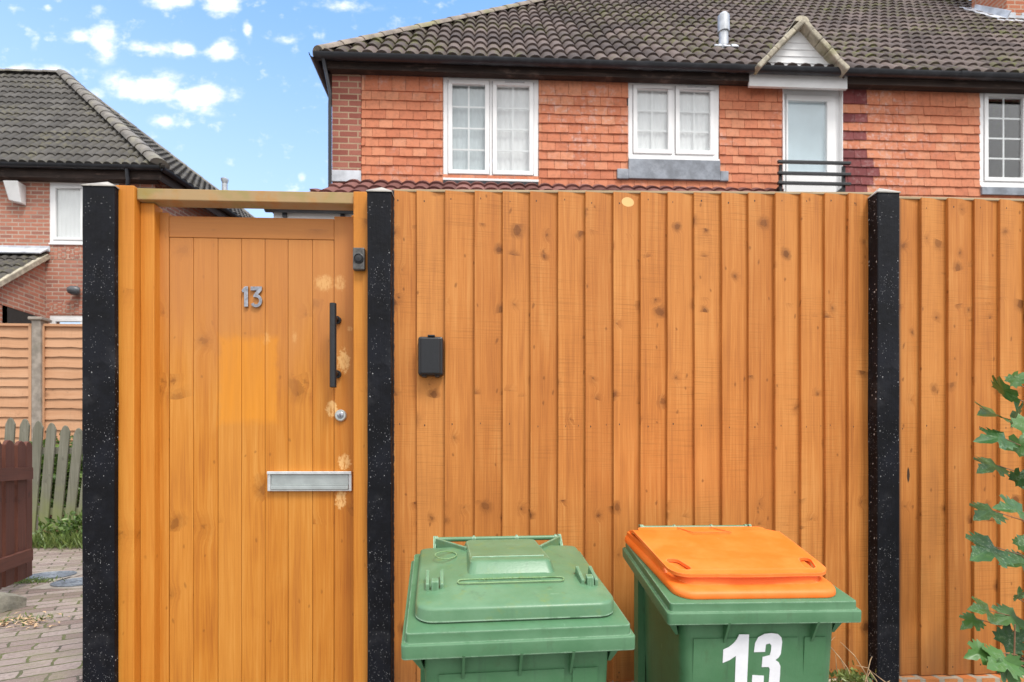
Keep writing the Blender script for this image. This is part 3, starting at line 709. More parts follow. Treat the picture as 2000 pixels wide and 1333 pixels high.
rt = merge_mb(ridge_tiles((xc - .02, YE + .0, ZE + .05), (xc + run, YE + run, ZR + .06), .10), ridge_tiles((xc + run, YE + run, ZR + .05), (XR + .3, YE + run, ZR + .05)))
rt.build('ridge_tiles', M['hiptile'], house, smooth=60)
m = merge_mb(gutter_run((xc - .04, YE - .02, ZE - .005), (XR + .3, YE - .02, ZE - .005), .06), gutter_run((xc - .04, HB, ZE - .005), (xc - .04, YE - .05, ZE - .005), .06))
for px in (967, 1265, 1430, 1700, 1875): m = merge_mb(m, gutter_run((X(px, YE) - .05, YE - .02, ZE - .003), (X(px, YE) + .05, YE - .02, ZE - .003), .066))
m.build('gutter', M['gutter'], house, smooth=45)
m = MB(); xa, xb = X(1467, YE), X(1660, YE)
zf0, zf1 = Z(1000, 146, YE + .06), ZE - .02
m.box(xc + .05, xa, YE + .05, YE + .075, zf0, zf1, 0); m.box(xb, XR, YE + .05, YE + .075, zf0, zf1, 0)
m.box(xc + .03, XR, YE + .076, HW - .03, zf0 + .01, zf0 + .03, 0); m.box(xc + .03, xc + .055, YE + .06, HB - .1, zf0, zf1, 1)
m.box(xc + .056, XL - .01, YE + .1, HB - .3, zf0 + .01, zf0 + .03, 1)
m.build('fascia', M['oldfascia'], house)
zw0 = Z(1563, 166, YE)
m = MB(); m.box(xa, xb, YE + .048, YE + .085, zw0, ZE - .01, 0); m.box(xa + .03, xb - .03, YE + .086, HW - .036, ZE - .06, ZE - .03, 0); m.box(dr[0], dr[1], HW + .01, HW + .06, dr[3] + .001, ZE - .061, 0); m.build('white_fascia', M['whitepaint'], house, bevel=.004)
# downpipe with swan neck
xd = X(646, HW - .12)
m = MB(); m.tube([(xc + .06, YE - .02, ZE - .05), (xc + .08, YE + .02, ZE - .16), (xd, HW - .14, ZE - .42), (xd - .01, HW - .12, ZE - .55)], .022, 8)
m.tube([(xd - .01, HW - .12, ZE - .53), (xd - .01, HW - .12, PATH + 1.5)], .022, 8); m.build('downpipe', M['gutter'], house, smooth=45)
# lead work
m = MB(); m.box(XL - .005, XQ + .005, HW - .055, HW - .031, Z(678, 359, HW), Z(678, 337, HW)); m.build('lead_flashing', M['leadpale'], house, bevel=.004)
m = MB(); xl0, xl1 = X(1226, HW), X(1404, HW)
m.box(xl0, xl1, HW - .050, HW + .02, leadz0, leadz1 + .004, 0); m.box(X(1204, HW), xl0, HW - .050, HW - .01, leadz0 - .006, leadz0 + .118, 0); m.box(xl1, X(1420, HW), HW - .050, HW - .01, leadz0 - .006, leadz0 + .118, 0)
m.build('lead_apron', M['lead'], house, bevel=.006)
m = MB(); m.box(X(1912, HW), X(2100, HW), HW - .05, HW + .02, Z(1950, 384, HW), w3[2] - .032, 0); m.build('lead_apron', M['lead'], house)
m = MB(); m.box(w1[0], w1[1], HW - .037, HW + .05, w1[2] - .10, w1[2] - .032, 0); m.build('lead_apron', M['gutter'], house)
# windows
window(house, *w1, HW - .008, backing=[M['blind'], M['curtain']], vents=(1,), back_off=.07)
window(house, *w2, HW - .008, bars=(1, 2), backing=[M['curtain'], M['curtain']], vents=(1,))
window(house, *w3, HW - .008, backing=None, bars=(1, 3), vents=())
# door window
ZD = dr[3]
d_ = MB(); x0, x1 = dr[0], dr[1]; yd = HW + .02
zt2 = Z(1585, 187, yd)
d_.box(x0, x1, yd, yd + .07, zt2, ZD, 0); d_.box(x0, x0 + .055, yd, yd + .07, dr[2], zt2); d_.box(x1 - .055, x1, yd, yd + .07, dr[2], zt2)
d_.box(x0 - .012, x0, HW - .04, yd + .06, dr[2], ZD); d_.box(x1, x1 + .012, HW - .04, yd + .06, dr[2], ZD)
e0, e1 = X(1539, yd), X(1632, yd); gz1, gz0 = Z(1580, 199, yd), Z(1580, 343, yd)
ga, gb = X(1538, yd), X(1614, yd)
d_.box(x0 + .058, x1 - .058, yd - .018, yd + .04, gz1, zt2 - .004, 0); d_.box(x0 + .058, x1 - .058, yd - .018, yd + .04, dr[2], gz0, 0)
d_.box(x0 + .058, ga, yd - .018, yd + .04, gz0, gz1); d_.box(gb, x1 - .058, yd - .018, yd + .04, gz0, gz1)
door = d_.build('balcony_door', M['white'], house, bevel=.004)
m = MB(); m.box(ga - .004, gb + .004, yd + .0, yd + .008, gz0 - .004, gz1 + .004); m.build('pane', M['glass'], door)
m = MB(); m.grid([[(ga - .02, yd + .036, zz), (gb + .02, yd + .036, zz)] for zz in (gz0 - .02, gz1 + .02)]); m.build('blind', M['frosted'], door)
# balcony rails
m = MB(); yb = HW - .22
ra, rb = X(1519, yb), X(1661, yb)
for py in (318, 340, 359): zz = Z(1590, py, yb); m.box(ra, rb, yb - .018, yb + .018, zz - .016, zz + .016, 0)
for px in (1527, 1651):
    xx = X(px, yb); m.box(xx - .017, xx + .017, yb + .02, yb + .052, Z(1590, 420, yb), Z(1590, 321, yb))
    m.box(xx - .017, xx + .017, yb + .053, HW - .01, Z(1590, 368, yb), Z(1590, 362, yb), 1)
m.build('balcony_railing', M['blackmetal'], house, bevel=.003)
# little gable over the door
yg = YE - .06; gA, gB = PY(1478, 131, yg), PY(1650, 133, yg); gT = PY(1563, 48, yg); zb_ = min(gA.z, gB.z)
m = MB(); m.prism([(gA.x, zb_ - .02), (gB.x, zb_ - .02), (gT.x, gT.z)], (0, yg + .08, 0), (1, 0, 0), (0, 0, 1), .04)
for k in range(1, 6):
    zz = zb_ + (gT.z - zb_) * k / 6.4; hwid = (gB.x - gA.x) / 2 * (1 - (zz - zb_) / (gT.z - zb_)) - .02
    m.box(gT.x - hwid, gT.x + hwid, yg + .031, yg + .039, zz - .0, zz + .003)
m.build('gable_panel', M['whitepaint'], house)
m = MB()
for e in (gA, gB):
    lo = Vector((e.x, yg, zb_ - .03)); hi = Vector((gT.x, yg, gT.z)); dd = (hi - lo); nseg = 5; prev = lo - dd * .02
    sgn = 1 if e is gB else -1
    for k in range(1, nseg + 1):
        q = lo + dd * (k / nseg) + Vector((random.uniform(-.008, .008), random.uniform(-.01, .01), random.uniform(-.008, .008)))
        m.beam(prev, q, .15, .064 + random.uniform(-.003, .003), up=(0, -1, 0) if False else (sgn * .5, 0, 1)); prev = q
m.build('gable_verge', M['verge'], house, bevel=.015)
yback = YE + (gT.z - ZE) / tp + .3
m = MB()
for e, sg in ((gA, -1), (gB, 1)):
    el = Vector((e.x + sg * .05, yg + .02, zb_ - .01)); tl = Vector((gT.x, yg + .02, gT.z + .05))
    el2, tl2 = el.copy(), tl.copy(); el2.y = YE + .25; tl2.y = yback
    m.face([el, tl, tl2, el2] if sg < 0 else [tl, el, el2, tl2]); m.face([p - Vector((0, 0, .03)) for p in ([el2, tl2, tl, el] if sg < 0 else [tl2, el2, el, tl])])
m.build('gable_roof', M['rooftile'], house)
m = ridge_tiles((gT.x, yg - .04, gT.z + .04), (gT.x, yback, gT.z + .04), .085, .3); m.build('gable_ridge', M['verge'], house, smooth=60)
# vent pipe through the roof
def on_roof(px, py):
    r = ray(px, py); # z - ZE = tp (y - YE)
    t_ = (ZE - EYE - tp * YE) / (r.z - tp * r.y); return Vector((0, 0, EYE)) + r * t_
vb = on_roof(1413, 98); 
m = MB(); hgt = (Z(1413, 28, vb.y) - vb.z)
m.tube([vb + Vector((0, 0, -.1)), vb + Vector((0.0, 0, hgt * .5))], .062, 14); m.tube([vb + Vector((0.0, 0, hgt * .48)), vb + Vector((.0, 0, hgt * .93))], .078, 14)
m.tube([vb + Vector((0, 0, hgt * .93)), vb + Vector((0, 0, hgt))], [.078, .05], 14)
vp = m.build('vent_pipe', M['galv'], house, smooth=45)
m = MB()
nrm = Vector((0, -sa, ca))
for k, (dx, sx_) in enumerate(((-.1, .10), (.02, .10), (.13, .09))):
    m.beam(vb + Vector((dx, -.06, -.05)) + nrm * .045, vb + Vector((dx, .03, .04)) + nrm * .045, sx_, .02, up=nrm)
m.build('lead_collar', M['leadpale'], vp, bevel=.008)
# porch (single-storey roof against the front)
PE = 5.75; zpe = Z(527, 403, PE); zpt = Z(1000, 364, HW); xpl = X(524, PE); xpr = X(1521, HW)
pv = Vector((0, HW - PE, zpt - zpe)); hipw = Vector((X(690, HW), HW, zpt)); hipc = Vector((xpl, PE, zpe)); hd = hipw - hipc
pn = Vector((-hd.y, hd.x, 0)).normalized()
pf = roof_face((xpl, PE, zpe), (1, 0, 0), pv, xpr - xpl, pv.length, [((xpl, PE, zpe), pn), ((0, HW - .036, 0), (0, 1, 0)), ((xpr, 0, 0), (1, 0, 0))], amp=.028)
ps = MB(); ps.face([(xpl, HW - .04, zpe), (xpl, PE, zpe), tuple(hipw - Vector((0, .04, 0)))])
merge_mb(pf, ps).build('porch_roof', M['porchtile'], house, smooth=50)
m = MB(); m.box(xpl + .07, xpr, PE + .16, PE + .28, PATH, zpe - .02); m.box(xpl + .07, xpl + .19, PE + .28, HW - .04, PATH, zpe - .02); m.box(xpr - .12, xpr, PE + .28, HW - .04, PATH, zpe - .02)
m.build('porch_wall', M['render'], house)
m = MB(); m.box(xpl + .03, xpr, PE + .060, PE + .078, zpe - .26, zpe - .021, 0); m.build('porch_fascia', M['whitepaint'], house)
m = gutter_run((xpl - .03, PE, zpe - .01), (xpr, PE, zpe - .01), .05)
for px in (553, 667, 800, 1000, 1200, 1400): m.box(X(px, PE) - .02, X(px, PE) + .02, PE + .03, PE + .059, zpe - .09, zpe - .02)
m.box(xpl, xpr, PE + .04, PE + .16, zpe - .019, zpe - .004, 0)
m.build('porch_gutter', M['gutter'], house, smooth=45)
# chimney with stepped lead flashing at the right
cf = on_roof(1966, 44); xa_, ya_ = cf.x, cf.y; yb2 = ya_ + .62
ch = thing('chimney_stack', 'red brick chimney stack with stepped lead flashing at the right end of the brown roof', 'chimney', (xa_ + .7, ya_ + .3, cf.z))
m = MB(); m.box(xa_, xa_ + 1.5, ya_, yb2 + .1, ZE + tp * (ya_ - YE) - .2, ZR + 1.4); m.build('brick_stack', M['chimbrick'], ch)
m = MB()
zfa = ZE + tp * (ya_ - YE)
m.box(xa_ - .012, xa_ + 1.5, ya_ - .015, ya_ - .002, zfa - .03, zfa + .12, 0)
m.beam((xa_ - .015, ya_ - .05, zfa + .06), (xa_ - .015, yb2 + .05, zfa + .10 + tp * (yb2 - ya_)), .02, .17, up=(0, 0, 1))
m.beam((xa_ - .12, ya_ - .05, zfa + .025), (xa_ - .12, yb2 + .1, zfa + .02 + tp * (yb2 - ya_ + .15)), .26, .02, up=(0, 0, 1))
m.beam((xa_ - .25, ya_ - .12, zfa - .07), (xa_ + 1.5, ya_ - .12, zfa - .07), .26, .02, up=nrm)
for k in range(6): m.box(xa_ + .05 + k * .22, xa_ + .16 + k * .22, ya_ - .014, ya_ - .001, zfa + .12, zfa + .17)
m.build('lead_flashing', M['leadpale'], ch, bevel=.005)

# ================================================================== LEFT HOUSE
LW, LE = 10.9, 10.68
lh = thing('detached_house', 'pale red brick house with grey hipped tile roof at the left beyond the lap fence', 'house', (-8, LW, PATH))
c0 = PY(313, 326, LE); zle = c0.z; tl_ = 1.15
r_ = ray(125, 150); tt = (zle - EYE - tl_ * LE) / (r_.z - tl_ * r_.y); apex = Vector((0, 0, EYE)) + r_ * tt
c1_ = PZ(622, 527, zle)
XLL = -22.
ex = Vector((XLL, LE, zle))
ca2 = 1 / math.hypot(1, tl_); sa2 = tl_ * ca2
hd = (apex - c0); hn = Vector((hd.y, -hd.x, 0)).normalized()
if hn.dot(Vector((1, 0, 0))) < 0: hn = -hn
Lf = (apex - Vector((apex.x, LE, zle))).length
lf = roof_face((XLL, LE, zle), (1, 0, 0), (0, ca2, sa2), c0.x - XLL, Lf, [(tuple(c0), hn), ((0, apex.y, 0), (0, 1, 0))])
sd = (c1_ - c0).normalized(); nside = sd.cross(apex - c0).normalized()
if nside.z < 0: nside = -nside
vs = nside.cross(sd)
if vs.z < 0: vs = -vs
hd2 = apex - c1_
def vert_plane(d, inside):
    n_ = Vector((d.y, -d.x, 0)).normalized()
    return n_
n1 = -hn; n2 = Vector((hd2.y, -hd2.x, 0)).normalized()
if n2.dot(c0 - c1_) > 0: n2 = -n2
ls = roof_face(c0, sd, vs, (c1_ - c0).length, (apex - c0).length, [(tuple(c0), n1), (tuple(c1_), n2)], seg=6)
bk = MB(); bk.face([tuple(c1_), (XLL, c1_.y, zle), (XLL, apex.y, apex.z), tuple(apex)])
merge_mb(lf, ls, bk).build('roof', M['rooftile2'], lh, smooth=50)
merge_mb(ridge_tiles(c0 + Vector((0, 0, .05)), apex + Vector((0, 0, .06)), .16, .42), ridge_tiles(c1_ + Vector((0, 0, .05)), apex + Vector((0, 0, .06)), .1, .42),
         ridge_tiles((XLL, apex.y, apex.z + .05), apex + Vector((0, 0, .05)), .13, .42)).build('ridge_tiles', M['hipgrey'], lh, smooth=60)
sdn = Vector((sd.y, -sd.x, 0))
m = merge_mb(gutter_run((XLL, LE - .03, zle - .02), (c0.x + .03, LE - .03, zle - .02), .065), gutter_run(c0 + sdn * .03 + Vector((0, 0, -.02)), c1_ + sdn * .03 + Vector((0, 0, -.02)), .065))
m.tube([(X(250, LE), LE - .03, zle - .06), (X(250, LE), LE + .0, zle - .25), (X(252, LW), LW - .06, zle - .7), (X(252, LW), LW - .06, PATH)], .035, 8)
m.build('gutter', M['gutter'], lh, smooth=45)
m = MB(); zlf = Z(150, 346, LE)
m.box(XLL, c0.x - .01, LE + .045, LE + .07, zlf, zle - .03, 0); m.box(XLL, c0.x - .12, LE + .075, LW, zlf, zlf + .02, 0)
m.beam(c0 + Vector((-.03, .06, -.14)), c1_ + Vector((-.03, 0, -.14)), .03, .2); m.build('fascia', M['oldfascia'], lh)
lw0 = PY(97, 478, LW); lw1 = PY(232, 357, LW)
lwin = (X(97, LW), X(232, LW), Z(130, 476, LW), Z(130, 357, LW)); lwin2 = (X(97, LW), X(232, LW), Z(130, 720, LW), Z(130, 617, LW))
xwc = c0.x - .22
m = MB(); wall_pieces(m, XLL, xwc, PATH, zle - .03, LW, LW + .25, [lwin, lwin2])
sw0 = Vector((xwc, LW, 0)); sw1 = sw0 + sd * 6.2
m.hexa([(sw0.x - .25, sw0.y + .25, PATH), (sw0.x, sw0.y + .25, PATH), (sw1.x - .25, sw1.y, PATH), (sw1.x, sw1.y, PATH), (sw0.x - .25, sw0.y + .25, zle - .03), (sw0.x, sw0.y + .25, zle - .03), (sw1.x - .25, sw1.y, zle - .03), (sw1.x, sw1.y, zle - .03)])
m.build('wall', M['brick2'], lh)
m = MB()
for (za, zb2) in ((lwin[2] - .30, lwin[2] - .07), (lwin2[3] + .03, lwin2[3] + .25)):      # soldier courses
    m = MB(); x = lwin[0]
    while x < lwin[1]: m.box(x, x + .066, LW - .006, LW - .001, za, zb2, 2); x += .076
    m.build('soldier_course', M['brick2'], lh)
window(lh, *lwin, LW + .005, backing=[M['curtain'], M['curtain']], bars=None, fw=.06, sw=.05, sashes=2)
window(lh, *lwin2, LW + .005, backing=None, bars=None, fw=.06, sw=.05, sashes=2)
m = MB(); a = PY(5, 390, LW - .2); b = PY(34, 353, LW - .2)
m.hexa([(a.x + .04, LW - .12, a.z + .03), (b.x, LW - .12, a.z - .02), (a.x + .04, LW, a.z + .03), (b.x, LW, a.z - .02), (a.x, LW - .2, b.z), (b.x, LW - .2, b.z), (a.x, LW, b.z), (b.x, LW, b.z)])
tag(m.build('alarm_box', M['whitepaint'], bevel=.01), 'white alarm box on the pale brick wall under the black gutter', 'alarm box')
c = PY(145, 568, LW - .1)
m = MB(); m.tube([c + Vector((-.09, -.04, .0)), c + Vector((-.03, -.02, .0)), c + Vector((.05, .0, 0)), c + Vector((.09, .02, 0))], [.05, .085, .085, .06], 12)
m.box(c.x - .02, c.x + .03, LW - .08, LW + .001, c.z - .03, c.z + .03); tag(m.build('wall_lamp', M['lampgrey'], smooth=50), 'dark grey wall lamp on the brick wall beside the black post', 'wall lamp')
# lean-to in front of it
px_l = X(93, LW); LF = 9.3; zl1 = Z(93, 498, LW); zl0 = zl1 - (LW - LF) * .80
lv = Vector((0, LW - LF, zl1 - zl0))
roof_face((XLL, LF, zl0), (1, 0, 0), lv, px_l - XLL, lv.length, [((px_l, 0, 0), (1, 0, 0)), ((0, LW - .01, 0), (0, 1, 0))], rmul=.6).build('lean_to_roof', M['rooftile2'], lh, smooth=50)
m = MB(); m.beam((px_l, LF, zl0 - .03), (px_l, LW - .01, zl1 - .03), .09, .09); m.build('lean_to_verge', M['verge'], lh, bevel=.01)
m = MB(); m.beam((XLL, LW - .14, zl1 + .02), (px_l + .05, LW - .14, zl1 + .02), .26, .03, up=(0, -.6, .8)); m.box(XLL, px_l + .05, LW - .02, LW - .003, zl1 + .05, zl1 + .16, 0)
m.build('lead_flashing', M['leadpale'], lh, bevel=.01)
m = MB(); zo = Z(60, 604, 10.2); xw = px_l - .03
m.hexa([(xw - .2, LF + .15, zo), (xw, LF + .15, zo), (xw - .2, LW - .002, zo), (xw, LW - .002, zo), (xw - .2, LF + .15, zl0 + .06), (xw, LF + .15, zl0 + .06), (xw - .2, LW - .002, zl1 - .08), (xw, LW - .002, zl1 - .08)])
m.box(XLL, xw - .2, LF + .15, LF + .4, zo, zl0 + .0); m.box(xw - .2, xw, LF + .15, LF + .75, PATH, zo)
m.build('lean_to_wall', M['brick2'], lh)
m = MB(); m.box(xw - .03, xw + .0, LW - .95, LW - .004, PATH, zo - .004); m.build('dark_doorway', M['dark'], lh)
# flue cowl beyond
fl = thing('flue_cowl', 'thin metal flue with a flared cowl above the gate lintel', 'flue', PD(439, 400, 13))
m = MB(); p = PD(439, 352, 13); m.tube([p - Vector((0, 0, 5.5)), p - Vector((0, 0, .10))], .06, 12); m.build('flue_pipe', M['galv'], fl, smooth=45)
m = MB(); m.tube([p - Vector((0, 0, .10)), p, p + Vector((0, 0, .02))], [.05, .085, .085], 12); m.build('cowl', M['galv'], fl, smooth=45)

# ================================================================== LEFT GARDEN
LY = 7.3
def lap_panel(p0, p1, label):
    x0, x1 = X(p0, LY), X(p1, LY); zt = Z(100, 634, LY); z0 = Z(100, 862, LY)
    t = thing('lap_fence', label, 'fence panel', ((x0 + x1) / 2, LY, z0), 0, 'pale lap fence panels at the left')
    m = MB(); z = zt - .02; k = 0
    while z > z0 + .02:
        h = random.uniform(.115, .14); n = 14; zz = [random.uniform(-.006, .006) for _ in range(n + 1)]; rn = random.random()
        rows = [[(x0 + (x1 - x0) * i / n, LY - .022 + .004, z - h - .03 + zz[i]) for i in range(n + 1)], [(x0 + (x1 - x0) * i / n, LY - .022, z - h - .03 + zz[i]) for i in range(n + 1)], [(x0 + (x1 - x0) * i / n, LY + .0, z) for i in range(n + 1)]]
        uvs = [[(rr + rn * 7, (x0 + (x1 - x0) * i / n) + rn * 31) for i in range(n + 1)] for rr in (0, .004, .14)]
        m.grid(rows, rn, uvs=uvs); z -= h; k += 1
    m.build('slats', M['lap'], t)
    m = MB(); m.box(x0, x1, LY - .035, LY + .03, zt - .03, zt, 0); m.box(x0, x0 + .035, LY - .04, LY - .024, z0, zt - .031); m.box(x1 - .035, x1, LY - .04, LY - .024, z0, zt - .031)
    m.build('frame', M['lap'], t)
lap_panel(-190, 66, 'pale slatted fence panel left of the concrete post')
lap_panel(85, 345, 'pale slatted fence panel between the concrete post and the black post')
x0, x1 = X(66, LY - .03), X(84, LY - .03)
pt = thing('concrete_post', 'weathered concrete post between two pale slatted fence panels', 'fence post', ((x0 + x1) / 2, LY, PATH))
m = MB(); m.box(x0, x1, LY - .07, LY + .06, PATH, Z(75, 628, LY)); m.build('shaft', M['concrete'], pt, bevel=.008)
m = MB(); m.box(x0 - .03, x1 + .03, LY - .09, LY + .08, Z(75, 628, LY), Z(75, 622, LY)); m.build('cap', M['concrete'], pt, bevel=.008)
m = MB(); m.box(X(-190, LY), X(345, LY), LY - .01, LY + .2, PATH - .02, Z(100, 863, LY) - .02, 0); tag(m.build('gravel_board', M['oldfascia']), 'dark timber retaining board below the pale slatted fence panels', 'retaining wall')

PKY = 6.1
pf_ = thing('picket_fence', 'low weathered green-grey picket fence leaning behind the path', 'fence', (X(90, PKY), PKY, PATH))
pxs = [(-70, 816), (-42, 816), (-14, 816), (20, 816), (47, 818), (74, 822), (100, 826), (127, 831), (152, 836), (178, 838), (204, 840), (230, 842), (256, 843), (282, 843)]
for k, (px, py) in enumerate(pxs):
    m = MB(); lean = .05 + .008 * k; xt = X(px, PKY); zt = Z(px, py, PKY); zb3 = PATH + random.uniform(0, .03); hw = .047
    xb3 = xt - lean
    outl = [(xb3 - hw, zb3), (xb3 + hw, zb3), (xt + hw, zt - .07), (xt + hw * .45, zt - .015), (xt, zt), (xt - hw * .45, zt - .015), (xt - hw, zt - .07)]
    rn = random.random()
    m.prism(outl, (0, PKY + random.uniform(-.004, .004), 0), (1, 0, 0), (0, 0, 1), -.0, rn) if False else m.prism(outl, (0, PKY + .02 + random.uniform(-.006, .006), 0), (1, 0, 0), (0, 0, 1), .02, rn)
    m.uv = [(u + rn * 30, v + rn * 70) for u, v in m.uv]
    m.build('picket', M['picket'], pf_, bevel=.003)
for zz in (PATH + .28, PATH + .92):
    m = MB(); m.box(X(-70, PKY), X(290, PKY), PKY + .03, PKY + .07, zz, zz + .07, 0); m.build('rail', M['picket'], pf_)

# brown picket gate, standing at an angle to the path
ga_, gb_ = PD(60, 1122, 3.95), PD(-2, 1146, 3.52)
gdir = (gb_ - ga_); gdir.z = 0; gdir.normalize(); gn = Vector((gdir.y, -gdir.x, 0)).normalized()
if gn.y > 0: gn = -gn
bg_ = thing('brown_picket_gate', 'dark brown low picket gate standing over a mossy kerb', 'gate', ga_ + gdir * .4)
zt_ = ga_.z + .93; zb4 = ga_.z - .01
posn = 0.
for k, (w_, gap) in enumerate(((.10, .004), (.125, .045), (.125, .05), (.125, .05), (.125, .05), (.125, .05))):
    a = ga_ + gdir * posn; off = None
    outl = [(0, zb4), (w_, zb4), (w_, zt_ - .03), (w_ * .8, zt_ - .008), (w_ * .5, zt_), (w_ * .2, zt_ - .008), (0, zt_ - .03)]
    m = MB(); base = Vector((a.x, a.y, 0)) + gn * -.01
    rn = random.random()
    m.prism(outl, base, gdir, (0, 0, 1), (.022 if k else .028) * (1 if gdir.cross(Vector((0, 0, 1))).dot(gn) > 0 else -1), rn); m.uv = [(u + rn * 30, v + rn * 70) for u, v in m.uv]
    m.build('picket' if k else 'gate_stile', M['brownwood'], bg_, bevel=.004)
    posn += w_ + gap
for zz in (zb4 + .16, zt_ - .22):
    m = MB(); a = ga_ + gdir * .09; b = ga_ + gdir * posn; a.z = b.z = zz; m.beam(a - gn * .03, b - gn * .03, .03, .08); m.build('rail', M['brownwood'], bg_)
ka = PZ(38, 1168, PATH + .05); kb = PZ(-60, 1190, PATH + .05)
ks = MB(); ktop = [(0, 0), (.0, .085), (.02, .105), (.10, .11), (.16, .09), (.17, 0)]
kd = (kb - ka); kd.z = 0; kl = kd.length; kd.normalize(); kn = Vector((-kd.y, kd.x, 0))
if kn.y < 0: kn = -kn
rows = []
for i in range(9):
    f_ = i / 8; sc = .55 if i == 0 else (.85 if i == 1 else 1.); p = Vector((ka.x, ka.y, PATH)) + kd * (kl * f_ * 1.6)
    rows.append([p + kn * (q[0] + random.uniform(-.006, .006) - .05) + Vector((0, 0, q[1] * sc + random.uniform(-.004, .004))) for q in ktop])
ks.grid(rows); ks.cap(rows[0]); tag(ks.build('kerb_stone', M['kerb'], smooth=50), 'mossy rounded kerb stone below the brown picket gate', 'kerb')
for px, py, lab in ((100, 1126, 'grey round inspection cover nearer the brown picket gate'), (152, 1139, 'grey round inspection cover half hidden by the black post')):
    c = PZ(px, py, PATH); t = thing('inspection_cover', lab, 'manhole cover', c, 0, 'inspection covers in the path')
    m = MB(); m.box(c.x - .19, c.x + .19, c.y - .19, c.y + .19, PATH - .03, PATH + .004); m.build('surround', M['concrete'], t)
    m = MB()
    prev = None; rows = []
    for rr, hh in ((.15, .0045), (.15, .012), (.135, .014), (.132, .010), (.09, .010), (.087, .014), (.075, .014), (.072, .010), (.02, .010), (.018, .014), (.001, .014)):
        rows.append([(c.x + rr * math.cos(2 * math.pi * k / 36), c.y + rr * math.sin(2 * math.pi * k / 36), PATH + hh) for k in range(36)])
    m.grid(rows, close=True); m.build('lid', M['iron'], t, smooth=40)

# ------------------------------------------------------------------ foliage
def leaf_quad(mb, p, d, w_, l, n, rnd):
    s_ = d.cross(n).normalized(); 
    mb.face([p, p + d * (l * .5) + s_ * (w_ * .5), p + d * l - n * (l * .15), p + d * (l * .5) - s_ * (w_ * .5)], [(0, 0), (.5, .5), (0, 1), (-.5, .5)], rnd)
def rvec(): 
    v_ = Vector((random.gauss(0, 1), random.gauss(0, 1), random.gauss(0, 1))); return v_.normalized()
def shrub(name, label, c, rx, ry, rz_, n, size, mat):
    t = thing(name, label, 'shrub', (c.x, c.y, PATH))
    m = MB()
    for i in range(n):
        v_ = rvec() * (random.random() ** .45); p = c + Vector((v_.x * rx, v_.y * ry, v_.z * rz_))
        if p.z < PATH + .02: continue
        d = (rvec() + Vector((0, -.3, .5))).normalized(); leaf_quad(m, p, d, size * random.uniform(.35, .6), size * random.uniform(.7, 1.3), rvec(), random.random())
    m.build('foliage', mat, t, merge=False)
    m = MB()
    for i in range(9):
        b = Vector((c.x + random.uniform(-.3, .3) * rx, c.y + random.uniform(-.2, .2) * ry, PATH)); e = c + Vector((random.uniform(-.8, .8) * rx, random.uniform(-.6, .6) * ry, random.uniform(0, .8) * rz_))
        m.tube([b, (b + e) / 2 + rvec() * .05, e], [.008, .006, .003], 5)
    m.build('stem', M['stem'], t)
shrub('shrub', 'yellow-green leafy shrub behind the grey picket fence', PD(118, 930, 6.62), .6, .28, .46, 2000, .09, M['shrub'])
shrub('shrub', 'low ragged green plant at the foot of the grey picket fence beside the black post', Vector((X(146, PKY - .15), PKY - .18, PATH + .12)), .38, .12, .2, 420, .07, M['shrub'])
m = MB()
for i in range(2600):
    px = random.uniform(40, 235); b = Vector((X(px, 5.7), random.gauss(5.78, .10), PATH)); b.x = X(px, b.y)
    h = abs(random.gauss(.07, .05)) + .02; d = Vector((random.uniform(-.8, .8), random.uniform(-.8, .5), 1)).normalized()
    leaf_quad(m, b, d, .012, h, rvec(), random.random())
for cx_, cy_, n_, sp in ((45, 1137, 240, .09), (85, 1137, 60, .05), (40, 1215, 90, .07)):
    c = PZ(cx_, cy_, PATH)
    for i in range(n_):
        b = c + Vector((random.gauss(0, sp), random.gauss(0, sp * .6), 0)); leaf_quad(m, b, Vector((random.uniform(-1, 1), random.uniform(-1, 1), .7)).normalized(), .008, random.uniform(.015, .04), rvec(), random.random())
kind(tag(m.build('grass', M['grass'], merge=False), 'short ragged grass along the foot of the picket fence and path joints', 'grass'), 'stuff')
m = MB(); c = PZ(20, 1220, PATH)
for i in range(110):
    b = c + Vector((random.gauss(0, .13), random.gauss(0, .07), random.uniform(.003, .02))); d = Vector((random.uniform(-1, 1), random.uniform(-1, 1), random.uniform(-.1, .3))).normalized()
    leaf_quad(m, b, d, .012, random.uniform(.02, .06), Vector((0, 0, 1)), random.random())
kind(tag(m.build('dry_leaves', M['dry'], merge=False), 'dry straw-coloured clippings scattered on the mossy paving', 'litter'), 'stuff')

